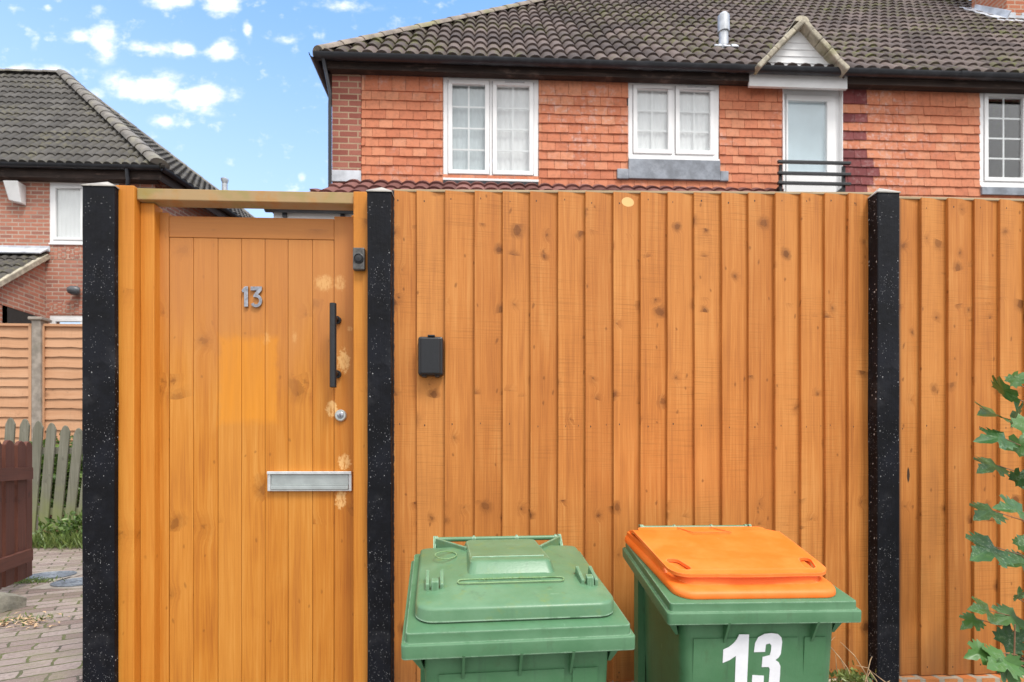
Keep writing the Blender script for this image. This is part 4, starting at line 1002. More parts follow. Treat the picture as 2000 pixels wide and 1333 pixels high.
# ================================================================== FENCE, POSTS AND GATE
ZB = Z(1850, 1318, YF)                                   # foot of the boards
m = MB(); xpa, xpb = X(150, YF) , 4.2
m.box(XP2 - .05, 4.2, YF - .035, YF + .10, -.01, ZB - .004, 0); tag(m.build('brick_plinth', M['plinth']), 'low orange-stained brick plinth under the fence boards', 'brick wall')
def fence_panel(edges, y_at, yf, label, cap_px, z_cap):
    x0, x1 = X(edges[0], yf), X(edges[-1], yf); t = thing('featheredge_fence', label, 'fence panel', ((x0 + x1) / 2, yf, ZB), 0, 'orange featheredge fence panels')
    m = MB()
    for i in range(len(edges) - 1):
        a, b = X(edges[i], yf), X(edges[i + 1], yf); pm = (edges[i] + edges[i + 1]) / 2; zt = Z(pm, y_at(pm), yf)
        lap = .018 if i < len(edges) - 2 else 0
        th = .0155 + random.uniform(-.001, .002); tilt = random.uniform(-.0012, .0012); yo = random.uniform(-.001, .001)
        N = 6; wob = [random.uniform(-.0010, .0010) for _ in range(N + 1)]
        rn = random.random(); ou, ov = rn * 37.3, rn * 91.7 + i
        zz = [ZB + (zt - ZB) * k / N for k in range(N + 1)]
        fa = [Vector((a + wob[k] + tilt * (k - N / 2) * .5, yf - th + yo, zz[k])) for k in range(N + 1)]; ft = [p + Vector((.0012, -.001, 0)) for p in fa]
        fb = [Vector((b + lap, yf - .0015 + yo, zz[k])) for k in range(N + 1)]
        ba = [Vector((a + wob[k] + tilt * (k - N / 2) * .5, yf + .004 + yo, zz[k])) for k in range(N + 1)]; bb = [Vector((b + lap, yf + .004 + yo, zz[k])) for k in range(N + 1)]
        wd = b + lap - a
        for pa, pb, u0_, u1_ in ((ba, fa, -.016, -.001), (fa, ft, -.001, 0), (ft, fb, 0, wd), (fb, bb, wd, wd + .006)):
            rows = [[pa[k], pb[k]] for k in range(N + 1)]
            uvs = [[(u0_ + ou, (zz[k] - ZB) + ov), (u1_ + ou, (zz[k] - ZB) + ov)] for k in range(N + 1)]
            m.grid(rows, rn, 0, uvs=uvs)
        m.face([fa[-1], fb[-1], bb[-1], ba[-1]], [(ou, ov), (ou + wd, ov), (ou + wd, ov + .01), (ou, ov + .01)], rn); m.face([ba[0], bb[0], fb[0], fa[0]], None, rn)
        for dz in (zt - .035, ZB + .98, ZB + .035):           # nail heads
            for ddx in ((.022,) if dz > ZB + 1.5 or random.random() < .8 else (.022, .08)):
                xx = a + ddx + random.uniform(-.004, .006); fr = (xx - a) / wd; yy = yf - th * (1 - fr) + yo - .0012
                z3 = dz + random.uniform(-.008, .008)
                ring = [(xx + .0040 * math.cos(2 * math.pi * k / 8), yy, z3 + .0040 * math.sin(2 * math.pi * k / 8)) for k in range(8)]
                m.face(ring, [(0, 0)] * 8, .5, 1)
    m.build('boards', [M['fence'], M['strap']], t, merge=False)
    m = MB(); e0, e1 = cap_px; za, zb_ = Z(e0, y_at(e0) - z_cap, yf), Z(e1, y_at(e1) - z_cap, yf)
    xa, xb = X(e0, yf), X(e1, yf); h = .010
    m.hexa([(xa, yf - .010, za - h), (xb, yf - .010, zb_ - h), (xa, yf + .05, za - h), (xb, yf + .05, zb_ - h), (xa, yf - .010, za), (xb, yf - .010, zb_), (xa, yf + .05, za), (xb, yf + .05, zb_)], 0, .4)
    m.build('coping', M['coping'], t, bevel=.002)
    for zz in (ZB + .06, ZB + .95, Z(edges[0], y_at(edges[0]), yf) - .09):
        m = MB(); m.box(x0, x1, yf + .006, yf + .05, zz, zz + .07, 0); m.build('rail', M['fence'], t)
E1 = [767, 815, 870, 927, 981, 1035, 1089, 1142, 1197, 1249, 1301, 1354, 1407, 1459, 1510, 1560, 1607, 1652, 1712]
fence_panel(E1, lambda p: 376.5 + (p - 768) * .0062, YF, 'wide orange fence panel carrying the key safe between two black posts', (768, 1712), 4.5)
E2 = [1722, 1793, 1845, 1897, 1947, 1997, 2048, 2100, 2152, 2204, 2256, 2308, 2360]
fence_panel(E2, lambda p: 389.5 + (p - 1760) * .019, YF + .012, 'orange fence panel right of the last black post, behind the leafy sapling', (1722, 2360), 3.5)

PYF = 2.09
def post(px0, px1, ytop, ypk, label, PYF=2.09):
    x0, x1 = X(px0, PYF), X(px1, PYF); zt = Z((px0 + px1) / 2, ytop, PYF); t = thing('fence_post', label, 'fence post', ((x0 + x1) / 2, PYF + .05, 0), 0, 'black painted fence posts')
    m = MB(); N = 16
    ring = lambda z, j: [(x0 + j[0], PYF, z), (x1 + j[1], PYF, z), (x1 + j[1], PYF + .1, z), (x0 + j[0], PYF + .1, z)]
    rows = [ring(zt * k / N, (random.uniform(-.0012, .0012), random.uniform(-.0012, .0012))) for k in range(N + 1)]
    rn = random.random()
    uvs = [[(rn * 9 + .1 * c, zt * k / N + rn * 9) for c in range(4)] for k in range(N + 1)]
    m.grid(rows, rn, close=True, uvs=uvs); m.cap(rows[-1]); m.build('shaft', M['post'], t, bevel=.004)
    m = MB(); pk = Vector(((x0 + x1) / 2, PYF + .05, Z((px0 + px1) / 2, ypk, PYF + .05))); z1 = zt + .002; e = .003
    b4 = [Vector((x0 - e, PYF - e, z1)), Vector((x1 + e, PYF - e, z1)), Vector((x1 + e, PYF + .1 + e, z1)), Vector((x0 - e, PYF + .1 + e, z1))]
    lo = [p - Vector((0, 0, .004)) for p in b4]
    for k in range(4): m.face([b4[k], b4[(k + 1) % 4], pk]); m.face([lo[k], lo[(k + 1) % 4], b4[(k + 1) % 4], b4[k]])
    m.build('cap', M['capwhite'], t)
post(160, 224, 363, 355, 'black white-speckled post left of the gate', 2.103)
post(717, 764, 374, 366, 'black post between the gate and the wide fence panel')
post(1714, 1757, 376, 368, 'black post right of the wheelie bins, between the two fence panels')

gf = thing('gate_frame', 'orange timber frame around the gate between two black posts', 'gate frame', (X(475, YF), YF, PATH))
JF = 2.125
m = MB(); zj = Z(247, 362, JF); m.box(X(216, JF), X(262, JF), JF, JF + .09, .36, zj); m.build('jamb', M['frame_wood'], gf, bevel=.003)
m = MB(); m.box(X(262, JF) + .001, X(262, JF) + .052, JF + .035, JF + .09, .36, Z(470, 394, JF + .012) - .002); m.build('stop', M['frame_wood'], gf, bevel=.002)
m = MB(); m.box(X(690, JF), X(722, JF), JF, JF + .09, .36, Z(700, 374, JF)); m.build('jamb', M['frame_wood'], gf, bevel=.003)
m = MB(); m.box(X(690, JF) - .035, X(690, JF) + .02, JF + .117, JF + .145, .36, Z(690, 397, JF + .012)); m.build('stop', M['frame_wood'], gf, bevel=.002)
m = MB(); za, zb_ = Z(262, 367.5, JF + .012), Z(690, 376, JF + .012); zl, zr = Z(262, 392, JF + .012), Z(690, 396, JF + .012)
zt5 = (za + zb_) / 2; zl5 = (zl + zr) / 2
xa, xb = X(262, JF) + .002, X(690, JF) - .001
m.box(xa, xb, JF + .012, JF + .075, zl5, zt5, 0, .5); m.build('lintel', M['lintel'], gf, bevel=.003)

gate = thing('garden_gate', 'orange boarded garden gate with chrome number and letter plate', 'gate', (X(487, GY), GY, PATH))
gx0, gx1 = X(283.5, GY), X(691, GY)
ge = [X(p, GY) for p in (330, 377, 425, 471, 517, 562, 610, 652)]
zst0 = Z(308, 415, GY); zst1 = Z(670, 423, GY); zrt = Z(490, 424.5, GY); zrb = Z(490, 466.5, GY); zgb = .40
m = MB(); m.box(gx0, ge[0] - .0012, GY, GY + .045, zgb, zst0, 2, .35); m.build('stile', M['gate'], gate, bevel=.0025)
m = MB(); m.box(ge[-1] + .0012, gx1, GY, GY + .045, zgb, zst1, 2, .98); m.build('stile', M['gate'], gate, bevel=.0025)
m = MB(); m.box(ge[0] - .0006, ge[-1] + .0006, GY + .001, GY + .045, zrb + .001, zrt, 0, .97); m.build('top_rail', M['gate'], gate, bevel=.0025)
m = MB()
for k, (a, b) in enumerate(zip(ge, ge[1:])):
    m.box(a + .0006, b - .0006, GY + .002 + random.uniform(0, .0008), GY + .024, zgb, zrb, 2, (.3, .55, .2, .4, .6, .35, .62)[k])
m.build('boarding', M['gate'], gate, bevel=.0022)
m = MB(); m.box(ge[0], ge[-1], GY + .025, GY + .045, zgb + .25, zgb + .3, 0); m.build('ledge', M['gate'], gate)
def outline(pts, ox, oy, k, Y): return [(lambda q: (q.x, q.z))(PY(ox + x / k, oy + y / k, Y)) for x, y in pts]
ONE = [(545, 480), (640, 345), (762, 335), (765, 1015), (630, 1015), (630, 545), (570, 545)]
def arc(cx, cy, rx, ry, a0, a1, n): return [(cx + rx * math.cos(R(a0 + (a1 - a0) * i / n)), cy + ry * math.sin(R(a0 + (a1 - a0) * i / n))) for i in range(n + 1)]
THREE = [(845, 350), (1210, 350), (1210, 475), (1095, 605)] + arc(1025, 815, 195, 210, -68, 150, 14) + arc(1025, 815, 100, 115, 150, -80, 12) + [(930, 690), (935, 635), (1050, 478), (845, 478)]
for pts in (ONE, THREE):
    m = MB(); poly = outline(pts, 440, 540, 16.667, GY)
    m.prism(poly, (0, GY + .002, 0), (1, 0, 0), (0, 0, 1), .009)
    m.build('house_number', M['chrome'], gate, bevel=.0022)
# pull handle
hx = X(650.5, GY - .065); hz0, hz1 = Z(650, 757, GY - .065), Z(650, 593, GY - .065); hy = GY - .065
m = MB(); m.tube([(hx, hy, hz0), (hx, hy, hz0 + .001), (hx, hy, hz1 - .001), (hx, hy, hz1)], [.0115, .0125, .0125, .0115], 20); hb = m.build('pull_handle', M['blackmetal'], gate, smooth=40)
for py in (622, 729):
    zz = Z(655, py, hy + .03); m = MB(); m.tube([(hx, hy + .008, zz), (hx, GY - .012, zz)], .0085, 14); m.tube([(hx, GY - .012, zz), (hx, GY + .001, zz)], .015, 18); m.build('standoff', M['blackmetal'], hb, smooth=40)
c = PY(666, 812, GY)
m = MB(); m.tube([(c.x, GY + .001, c.z), (c.x, GY - .006, c.z), (c.x, GY - .010, c.z)], [.0225, .0225, .019], 28); lk = m.build('lock_cylinder', M['flap'], gate, smooth=40)
m = MB(); m.tube([(c.x, GY - .009, c.z), (c.x, GY - .012, c.z), (c.x, GY - .013, c.z)], [.0125, .0125, .011], 24); m.build('keyway', M['chrome'], lk, smooth=40)
m = MB(); m.box(c.x - .001, c.x + .001, GY - .0136, GY - .0129, c.z - .006, c.z + .006); m.build('key_slot', M['dark'], lk)
# letter plate
a, b = PY(522, 960, GY - .012), PY(687, 921, GY - .012); y0 = GY - .012
m = MB(); m.box(a.x, b.x, y0 - .006, GY + .001, b.z - .0115, b.z, 0); m.box(a.x, a.x + .012, y0, GY + .001, a.z, b.z - .0115); m.box(b.x - .012, b.x, y0, GY + .001, a.z, b.z - .0115); m.box(a.x + .012, b.x - .012, y0 + .001, GY + .001, a.z, a.z + .006, 0)
lp = m.build('letter_plate', M['alu'], gate, bevel=.002)
m = MB(); m.box(a.x + .013, b.x - .013, y0 + .003, GY - .002, a.z + .026, b.z - .013, 0); m.box(a.x + .013, b.x - .013, y0 - .001, GY - .002, a.z + .020, a.z + .0255, 0); m.box(a.x + .013, b.x - .013, y0 - .003, GY - .002, a.z + .0065, a.z + .0195, 0)
m.build('flap', M['flap'], lp, bevel=.0015)
# bell push on the right jamb
a, b = PY(689, 527, JF - .02), PY(712, 484, JF - .02)
db = thing('doorbell', 'weathered grey bell push on the gate frame beside the black post', 'doorbell', ((a.x + b.x) / 2, JF, (a.z + b.z) / 2))
m = MB(); m.box(a.x, b.x, JF - .022, JF + .001, a.z, b.z); m.build('housing', M['bellgrey'], db, bevel=.004)
cx_, cz_ = (a.x + b.x) / 2 + .001, (a.z + b.z) / 2
m = MB(); rows = []
for rr, yy in ((.0185, 0), (.0185, -.003), (.016, -.0045), (.0145, -.002), (.013, -.002), (.012, -.0045), (.001, -.0055)): rows.append([(cx_ + rr * math.cos(2 * math.pi * k / 28), JF - .022 + yy, cz_ - rr * math.sin(2 * math.pi * k / 28)) for k in range(28)])
m.grid([list(reversed(r)) for r in rows], close=True); m.build('button', M['blackmetal'], db, smooth=45)
# key safe
a, b = PY(816, 733, YF - .05), PY(865, 657, YF - .05)
sf = thing('key_safe', 'black key safe box fixed to the orange fence boards', 'key safe', ((a.x + b.x) / 2, YF, (a.z + b.z) / 2))
m = MB(); m.box(a.x, b.x, YF - .048, YF - .006, a.z, b.z); m.build('body', M['safe'], sf, bevel=.009)
m = MB(); m.box(a.x + .011, b.x - .010, YF - .056, YF - .045, a.z + .004, b.z - .006); m.build('cover', M['safe'], sf, bevel=.005)
m = MB(); m.box(a.x + .036, b.x - .03, YF - .050, YF - .02, b.z - .001, b.z + .005); m.build('latch', M['safe'], sf, bevel=.001)
for q0 in (a.x + .014, b.x - .03):
    m = MB(); m.box(q0, q0 + .016, YF - .04, YF - .01, a.z - .004, a.z + .001); m.build('foot', M['safe'], sf, bevel=.001)

# ================================================================== WHEELIE BINS
def rr(w_, d_, r, n=6, yo=0., fr=None):
    """Rounded rectangle, counter-clockwise; fr = radius of the two front corners."""
    out = []; fr = r if fr is None else fr
    for (sx_, sy_, a0, q) in ((1, -1, -90, fr), (1, 1, 0, r), (-1, 1, 90, r), (-1, -1, 180, fr)):
        cx, cy = sx_ * (w_ / 2 - q), sy_ * (d_ / 2 - q)
        out += [(cx + q * math.cos(R(a0 + 90 * i / n)), cy + q * math.sin(R(a0 + 90 * i / n)) + yo) for i in range(n + 1)]
    return out
BW, BD, TILT = .53, .50, .20
ZC = .967
def tl(x, y, h): return Vector((x, y, ZC + TILT * (y + BD / 2) + h))
def loft(mb, rings, cap_top=True, cap_bot=False):
    mb.grid(rings, close=True)
    if cap_top: mb.cap(rings[-1])
    if cap_bot: mb.cap(rings[0], flip=True)
def wheelie(px, py, depth, rot, label, lidkind):
    c = PD(px, py, depth); rz = R(rot); q = Matrix.Rotation(rz, 3, 'Z') @ Vector((-BW / 2, -BD / 2, 0))
    t = thing('wheelie_bin', label, 'wheelie bin', (c.x - q.x, c.y - q.y, 0), rz, 'green wheelie bins at the fence')
    m = MB()
    ring = lambda w_, d_, r, f, yo=0.: [f(x, y) for x, y in rr(w_, d_, r, 6, yo)]
    rings = [ring(.37, .34, .04, lambda x, y: Vector((x, y, .05)), .02), ring(.375, .345, .04, lambda x, y: Vector((x, y, .07)), .02),
             ring(.425, .415, .035, lambda x, y: Vector((x, y, .70)), .0), ring(.436, .43, .03, lambda x, y: tl(x, y, -.085)), ring(.44, .436, .03, lambda x, y: tl(x, y, -.052))]
    loft(m, rings, False, True)
    # ribs under the collar and a raised front panel edge
    for xx in (-.13, .0, .12) if lidkind == 'green' else (-.10, .145):
        m.hexa([tl(xx - .003, -.218 - .0, -.12), tl(xx + .003, -.218, -.12), tl(xx - .003, -.20, -.12), tl(xx + .003, -.20, -.12), tl(xx - .003, -.252, -.05), tl(xx + .003, -.252, -.05), tl(xx - .003, -.20, -.05), tl(xx + .003, -.20, -.05)])
    for sx_ in (-1, 1):
        m.hexa([tl(sx_ * .222 - .004, -.19, -.11), tl(sx_ * .222 + .004, -.19, -.11), tl(sx_ * .222 - .004, -.15, -.11), tl(sx_ * .222 + .004, -.15, -.11), tl(sx_ * .245 - .018, -.21, -.053), tl(sx_ * .245 + .010, -.21, -.053), tl(sx_ * .245 - .018, -.15, -.053), tl(sx_ * .245 + .010, -.15, -.053)])
        # comb posts at the back corners
        m.box(sx_ * .225 - .012, sx_ * .225 + .012, .15, .20, .25, ZC + .0)
    def ffront(z): return -.1525 - (.055) * (z - .07) / .63 if z < .7 else -.2075 - .008 * (z - .7) / .2
    for (xa, xb) in ((-.185, .105), (.125, .185)):
        m.hexa([(xa, ffront(.12) - .004, .12), (xb, ffront(.12) - .004, .12), (xa, ffront(.12) + .03, .12), (xb, ffront(.12) + .03, .12),
                (xa, ffront(.865) - .004, .865), (xb, ffront(.865) - .004, .865), (xa, ffront(.865) + .03, .865), (xb, ffront(.865) + .03, .865)])
    m.build('body', M['binbody'], t, local=True, smooth=35, bevel=.0)
    m = MB()
    R0 = lambda w_, d_, r, h: ring(w_, d_, r, lambda x, y: tl(x, y, h))
    rings = [R0(.44, .436, .03, -.052), R0(.530, .498, .007, -.055), R0(.533, .501, .009, -.0535), R0(.535, .502, .010, -.026), R0(.5335, .5005, .010, -.0240), R0(.531, .498, .010, -.0232), R0(.519, .488, .010, -.0230), R0(.5165, .4855, .010, -.0215), R0(.516, .485, .010, -.0035), R0(.515, .484, .010, -.001), R0(.510, .480, .010, .0), R0(.45, .42, .03, .0005)]
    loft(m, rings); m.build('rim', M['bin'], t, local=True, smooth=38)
    for sx_ in (-1, 1):
        m = MB(); m.tube([(sx_ * .21, .18, .10), (sx_ * .25, .18, .10)], .10, 24); m.build('wheel', M['blackmetal'], t, local=True, smooth=40)
    hz_ = .034 if lidkind == 'green' else .040
    m = MB(); yb_ = BD / 2 + .015; a, b = tl(-.195, yb_, hz_), tl(.195, yb_, hz_)
    m.tube([a, b], .0075, 14)
    for fx in (-.19, -.075, .06, .185): p = tl(fx, yb_, hz_); m.tube([p - Vector((.003, 0, 0)), p + Vector((.003, 0, 0))], .011, 14)
    for sx_ in (-1, 1):
        p = tl(sx_ * .197, yb_, hz_); m.hexa([p + Vector((-.004, -.10, -.075)), p + Vector((.004, -.10, -.075)), p + Vector((-.004, -.03, -.075)), p + Vector((.004, -.03, -.075)), p + Vector((-.004, -.012, .012)), p + Vector((.004, -.012, .012)), p + Vector((-.004, .012, .010)), p + Vector((.004, .012, .010))])
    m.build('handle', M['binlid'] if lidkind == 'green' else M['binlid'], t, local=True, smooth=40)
    return t
def crown(x, y, w_, d_, h):                              # a lid top that swells towards its middle
    return h * (1 - (2 * x / w_) ** 2) * (1 - ((y) / (d_ * .62)) ** 2)
gb1 = wheelie(785, 1238, 1.232, 5.0, 'wheelie bin with green moulded lid, beside the gate post', 'green')
# green lid
LWD, LDP, LY0 = .478, .458, .022
m = MB()
def G(dw, h, r=.045, cr=0.):
    out = []
    for x, y in rr(LWD - 2 * dw, LDP - 2 * dw, max(r - dw * .5, .012), 6, LY0, None): out.append(tl(x, y, h + cr * crown(x, y - LY0, LWD, LDP, 1.) - max(0, y - .16) * .25))
    return out
rings = [G(.005, .0006), G(.005, .0045), G(-.001, .0055), G(-.0005, .008), G(0, .030), G(.0008, .0325), G(.0035, .0355), G(.008, .037, cr=.001), G(.05, .038, cr=.012), G(.09, .038, cr=.019), G(.14, .038, cr=.024), G(.19, .038, cr=.026)]
loft(m, rings)
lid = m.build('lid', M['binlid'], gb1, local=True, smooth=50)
def top(x, y): return .038 + .026 * crown(x, y - LY0, LWD, LDP, 1.) - max(0, y - .16) * .25
def humph(x, y): f = (y + .045) / .265; return .080 * (1 - f) + .044 * f + .0035
# hump on the lid
m = MB()
def Hm(x0, x1, y0, y1, h, hb, r=.02): 
    w_, d_ = x1 - x0, y1 - y0; return [tl(x + (x0 + x1) / 2, y + (y0 + y1) / 2, (lambda f: h * (1 - f) + hb * f)((y + d_ / 2) / d_)) for x, y in rr(w_, d_, r)]
rings = [Hm(-.118, .124, -.080, .225, .040, .010), Hm(-.114, .120, -.074, .22, .046, .020), Hm(-.104, .110, -.052, .22, .080, .044), Hm(-.100, .106, -.046, .215, .083, .048), Hm(-.09, .095, -.03, .20, .082, .049)]
loft(m, rings); m.build('lid_hump', M['binlid'], lid, local=True, smooth=28)
m = MB(); m.hexa([tl(-.098, -.016, humph(0, -.016) - .006), tl(.096, -.016, humph(0, -.016) - .006), tl(-.09, .016, humph(0, .016) - .006), tl(.09, .016, humph(0, .016) - .006), tl(-.098, -.013, humph(0, -.013) + .0035), tl(.096, -.013, humph(0, -.013) + .0035), tl(-.09, .016, humph(0, .016) - .001), tl(.09, .016, humph(0, .016) - .001)]); m.build('hump_step', M['binlid'], lid, local=True, bevel=.002)
for sx_ in (-1, 1):                                      # webs from the hump to the handle ends
    m = MB(); a = tl(sx_ * .108, .11, .048); b = tl(sx_ * .192, .236, .032)
    m.beam(a, b, .008, .034); m.build('lid_web', M['binlid'], lid, local=True, bevel=.002)
for sx_ in (-1, 1):                                      # clips on the front shoulders
    m = MB(); cx = sx_ * .195; cy = -.085
    b0 = top(cx, cy)
    for ex in (-.022, .013):
        m.hexa([tl(cx + ex, cy - .03, b0 - .02), tl(cx + ex + .009, cy - .03, b0 - .02), tl(cx + ex, cy + .05, b0 - .02), tl(cx + ex + .009, cy + .05, b0 - .02),
                tl(cx + ex, cy - .03, b0 + .010), tl(cx + ex + .009, cy - .03, b0 + .010), tl(cx + ex, cy + .035, b0 + .020), tl(cx + ex + .009, cy + .035, b0 + .020)])
    m.hexa([tl(cx - .008, cy - .036, b0 - .02), tl(cx + .010, cy - .036, b0 - .02), tl(cx - .008, cy - .012, b0 - .02), tl(cx + .010, cy - .012, b0 - .02),
            tl(cx - .008, cy - .032, b0 + .016), tl(cx + .010, cy - .032, b0 + .016), tl(cx - .008, cy - .014, b0 + .018), tl(cx + .010, cy - .014, b0 + .018)])
    m.build('lid_clip', M['binlid'], lid, local=True, bevel=.003)
def oval_bead(mb, pts, r=.0016): mb.tube(pts + [pts[0], pts[1]], r, 6, caps=False)
m = MB()
def bead_rect(x0, x1, y0, y1, hf): 
    return [tl(x + (x0 + x1) / 2, y + (y0 + y1) / 2, hf(x + (x0 + x1) / 2, y + (y0 + y1) / 2)) for x, y in rr(x1 - x0, y1 - y0, min(x1 - x0, y1 - y0) * .48, 5)]
def humph(x, y): f = (y + .045) / .265; return .076 * (1 - f) + .036 * f + .0035
oval_bead(m, bead_rect(-.138, .130, -.112, -.092, lambda x, y: top(x, y) + .0005)); oval_bead(m, bead_rect(-.093, .085, -.012, .012, humph))
el = lambda cx, cy, rx, ry, hf: [tl(cx + rx * math.cos(2 * math.pi * k / 24), cy + ry * math.sin(2 * math.pi * k / 24), hf(cx, cy + ry * math.sin(2 * math.pi * k / 24))) for k in range(24)]
oval_bead(m, el(-.005, .085, .036, .030, humph)); oval_bead(m, el(-.165, .085, .03, .03, lambda x, y: top(x, y) + .0005))
for k in range(5): p = tl(-.02 + .008 * k, .083 + .01 * math.sin(k * 2.1), humph(0, .083) + .0005); m.tube([p, p + Vector((.005, .008, .0016))], .0022, 6)
def lettering(mb, text, x0, x1, y0, y1, hf):
    cu = bpy.data.curves.new('lettering', 'FONT'); cu.body = text; cu.extrude = .0; ob = bpy.data.objects.new('lettering', cu); COL.objects.link(ob)
    bpy.context.view_layer.update(); me = ob.evaluated_get(bpy.context.evaluated_depsgraph_get()).to_mesh()
    xs = [v_.co.x for v_ in me.vertices]; ys = [v_.co.y for v_ in me.vertices]; a, b, c, d = min(xs), max(xs), min(ys), max(ys)
    f = lambda co: (lambda x, y: tl(x, y, hf(x, y)))(x0 + (co.x - a) / (b - a) * (x1 - x0), y0 + (co.y - c) / (d - c) * (y1 - y0))
    vs_ = [v_.co.copy() for v_ in me.vertices]
    for p in me.polygons: mb.face([f(vs_[i]) for i in p.vertices])
    ob.evaluated_get(bpy.context.evaluated_depsgraph_get()).to_mesh_clear(); bpy.data.objects.remove(ob); bpy.data.curves.remove(cu)
lettering(m, 'NO HOT ASHES', -.085, .075, -.107, -.097, lambda x, y: top(x, y) + .0014)
m.build('lid_moulding', M['moulding'], lid, local=True, smooth=60)

ob2 = wheelie(1306, 1178, 1.495, .3, 'wheelie bin with orange lid and white 13 on its front', 'orange')
fl = lambda y: 1 + .13 * max(0., min(1., (y + .20) / .44))
m = MB(); OW, OD, OY = .462, .474, .014
def O(dw, h, fr=.05, dwf=None, front=0.):
    f_ = dw if dwf is None else dwf
    w_, d_ = OW - 2 * dw, OD - dw - f_ ; yc = OY + (f_ - dw) / 2
    return [tl(x * fl(y), y, h + max(0., h - .01) * .5 * (fl(y) - 1) / .13) for x, y in rr(w_, d_, .02, 6, yc, fr)]
rings = [O(0, .001), O(-.001, .004), O(.0, .014), O(.004, .019), O(.012, .021), O(.026, .022, .04, .034), O(.030, .024, .04, .040), O(.032, .040, .04, .044), O(.032, .0415, .04, .044)]
loft(m, rings)
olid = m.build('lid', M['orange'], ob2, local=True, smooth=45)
# upper plate with two hand holes, cut as a filled outline
def plate():
    y0 = -.186; y1 = OY + OD / 2 - .004; hw = OW / 2 - .004
    outer = []
    r = .055
    outer += [(-hw + r - r * math.cos(R(90 * i / 8)), y0 + r - r * math.sin(R(90 * i / 8))) for i in range(9)]
    outer += [(-.09, y0 - .006), (-.04, y0 - .010), (.04, y0 - .010), (.09, y0 - .006)]
    outer += [(hw - r + r * math.sin(R(90 * i / 8)), y0 + r - r * math.cos(R(90 * i / 8))) for i in range(9)]
    outer += [(hw, .05), (hw - .004, .14), (hw - .03, .20), (hw - .075, y1), (-hw + .012, y1), (-hw, .16), (-hw, .05)]
    holes_ = []
    for sx_ in (-1, 1):
        cx, cy = sx_ * (hw - .040), y0 + .070
        holes_.append([(cx + sx_ * .25 * dy + dx, cy + dy) for dx, dy in rr(.036, .078, .0175, 5)])
    polys = [[Vector((x, y, 0)) for x, y in outer]] + [[Vector((x, y, 0)) for x, y in h] for h in holes_]
    flat = [p for pl in polys for p in pl]
    mb = MB(); hh = lambda x, y: .052 + .006 * (1 - (2 * x / OW) ** 2) + (y - y0) * .035 - max(0, y - .17) * .4
    tp_ = [tl(p.x * fl(p.y), p.y, hh(p.x, p.y)) for p in flat]; bt = [tl(p.x * fl(p.y), p.y, hh(p.x, p.y) - .009) for p in flat]
    for tri in tessellate_polygon(polys):
        a, b, c = tri
        if (flat[b] - flat[a]).cross(flat[c] - flat[a]).z < 0: a, c = c, a
        mb.face([tp_[a], tp_[b], tp_[c]]); mb.face([bt[c], bt[b], bt[a]])
    k = 0
    for pl in polys:
        n = len(pl)
        for i in range(n): j = (i + 1) % n; mb.face([bt[k + i], bt[k + j], tp_[k + j], tp_[k + i]])
        k += n
    return mb
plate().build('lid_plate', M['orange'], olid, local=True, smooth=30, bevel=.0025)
for sx_ in (-1, 1):                                      # side skirts of the upper plate behind the holes
    m = MB(); xo = sx_ * (OW / 2 - .010); xk = xo * fl(.235); m.hexa([tl(xo - .006, -.10, .018), tl(xo + .006, -.10, .018), tl(xk - .006, .235, .018), tl(xk + .006, .235, .018), tl(xo - .006, -.06, .050), tl(xo + .006, -.06, .050), tl(xk - .006, .225, .040), tl(xk + .006, .225, .040)])
    m.build('lid_skirt', M['orange'], olid, local=True, bevel=.002)
m = MB()
hh2 = lambda x, y: .0535 + .006 * (1 - (2 * x / OW) ** 2) + (y + .186) * .035 - max(0, y - .17) * .4
m.tube([tl(-.085, .2, hh2(-.085, .2)), tl(-.06, .12, hh2(-.06, .12)), tl(.07, .12, hh2(.07, .12)), tl(.03, .2, hh2(.03, .2))], .0018, 6)
m.build('lid_moulding', M['orange'], olid, local=True, smooth=60)
# painted number on the front face
B1 = [(705, 215), (920, 215), (860, 1560), (600, 1560), (632, 680), (500, 770), (345, 835), (360, 545), (480, 490), (590, 400), (660, 310)]
B3 = [(1025, 600), (1050, 400), (1120, 275), (1250, 205), (1400, 185), (1545, 205), (1620, 280), (1637, 380), (1605, 640), (1560, 715), (1490, 770), (1560, 815), (1598, 900), (1590, 1100), (1570, 1330), (1500, 1500), (1370, 1580), (1200, 1580), (1060, 1520), (990, 1400), (980, 1250),
      (990, 1095), (1240, 1110), (1232, 1280), (1270, 1380), (1320, 1370), (1345, 1260), (1368, 960), (1340, 920), (1192, 925), (1212, 705), (1370, 665), (1395, 560), (1402, 450), (1362, 410), (1285, 432), (1265, 592)]
bpy.context.view_layer.update()
mw = Matrix.Translation(ob2.location) @ Matrix.Rotation(ob2.rotation_euler.z, 4, 'Z'); mi_ = mw.inverted()
z_hi, z_lo = .865, .12; y_hi, y_lo = -.2155 + .0 - .004, -.1569 - .004
y_hi = -.2075 - .008 * (.865 - .7) / .2 - .004; y_lo = -.1525 - .055 * (.12 - .07) / .63 - .004
pl0 = mw @ Vector((0, y_lo, z_lo)); uxv = (mw.to_3x3() @ Vector((1, 0, 0))).normalized(); uyv = (mw.to_3x3() @ Vector((0, y_hi - y_lo, z_hi - z_lo))).normalized(); pnv = uxv.cross(uyv)
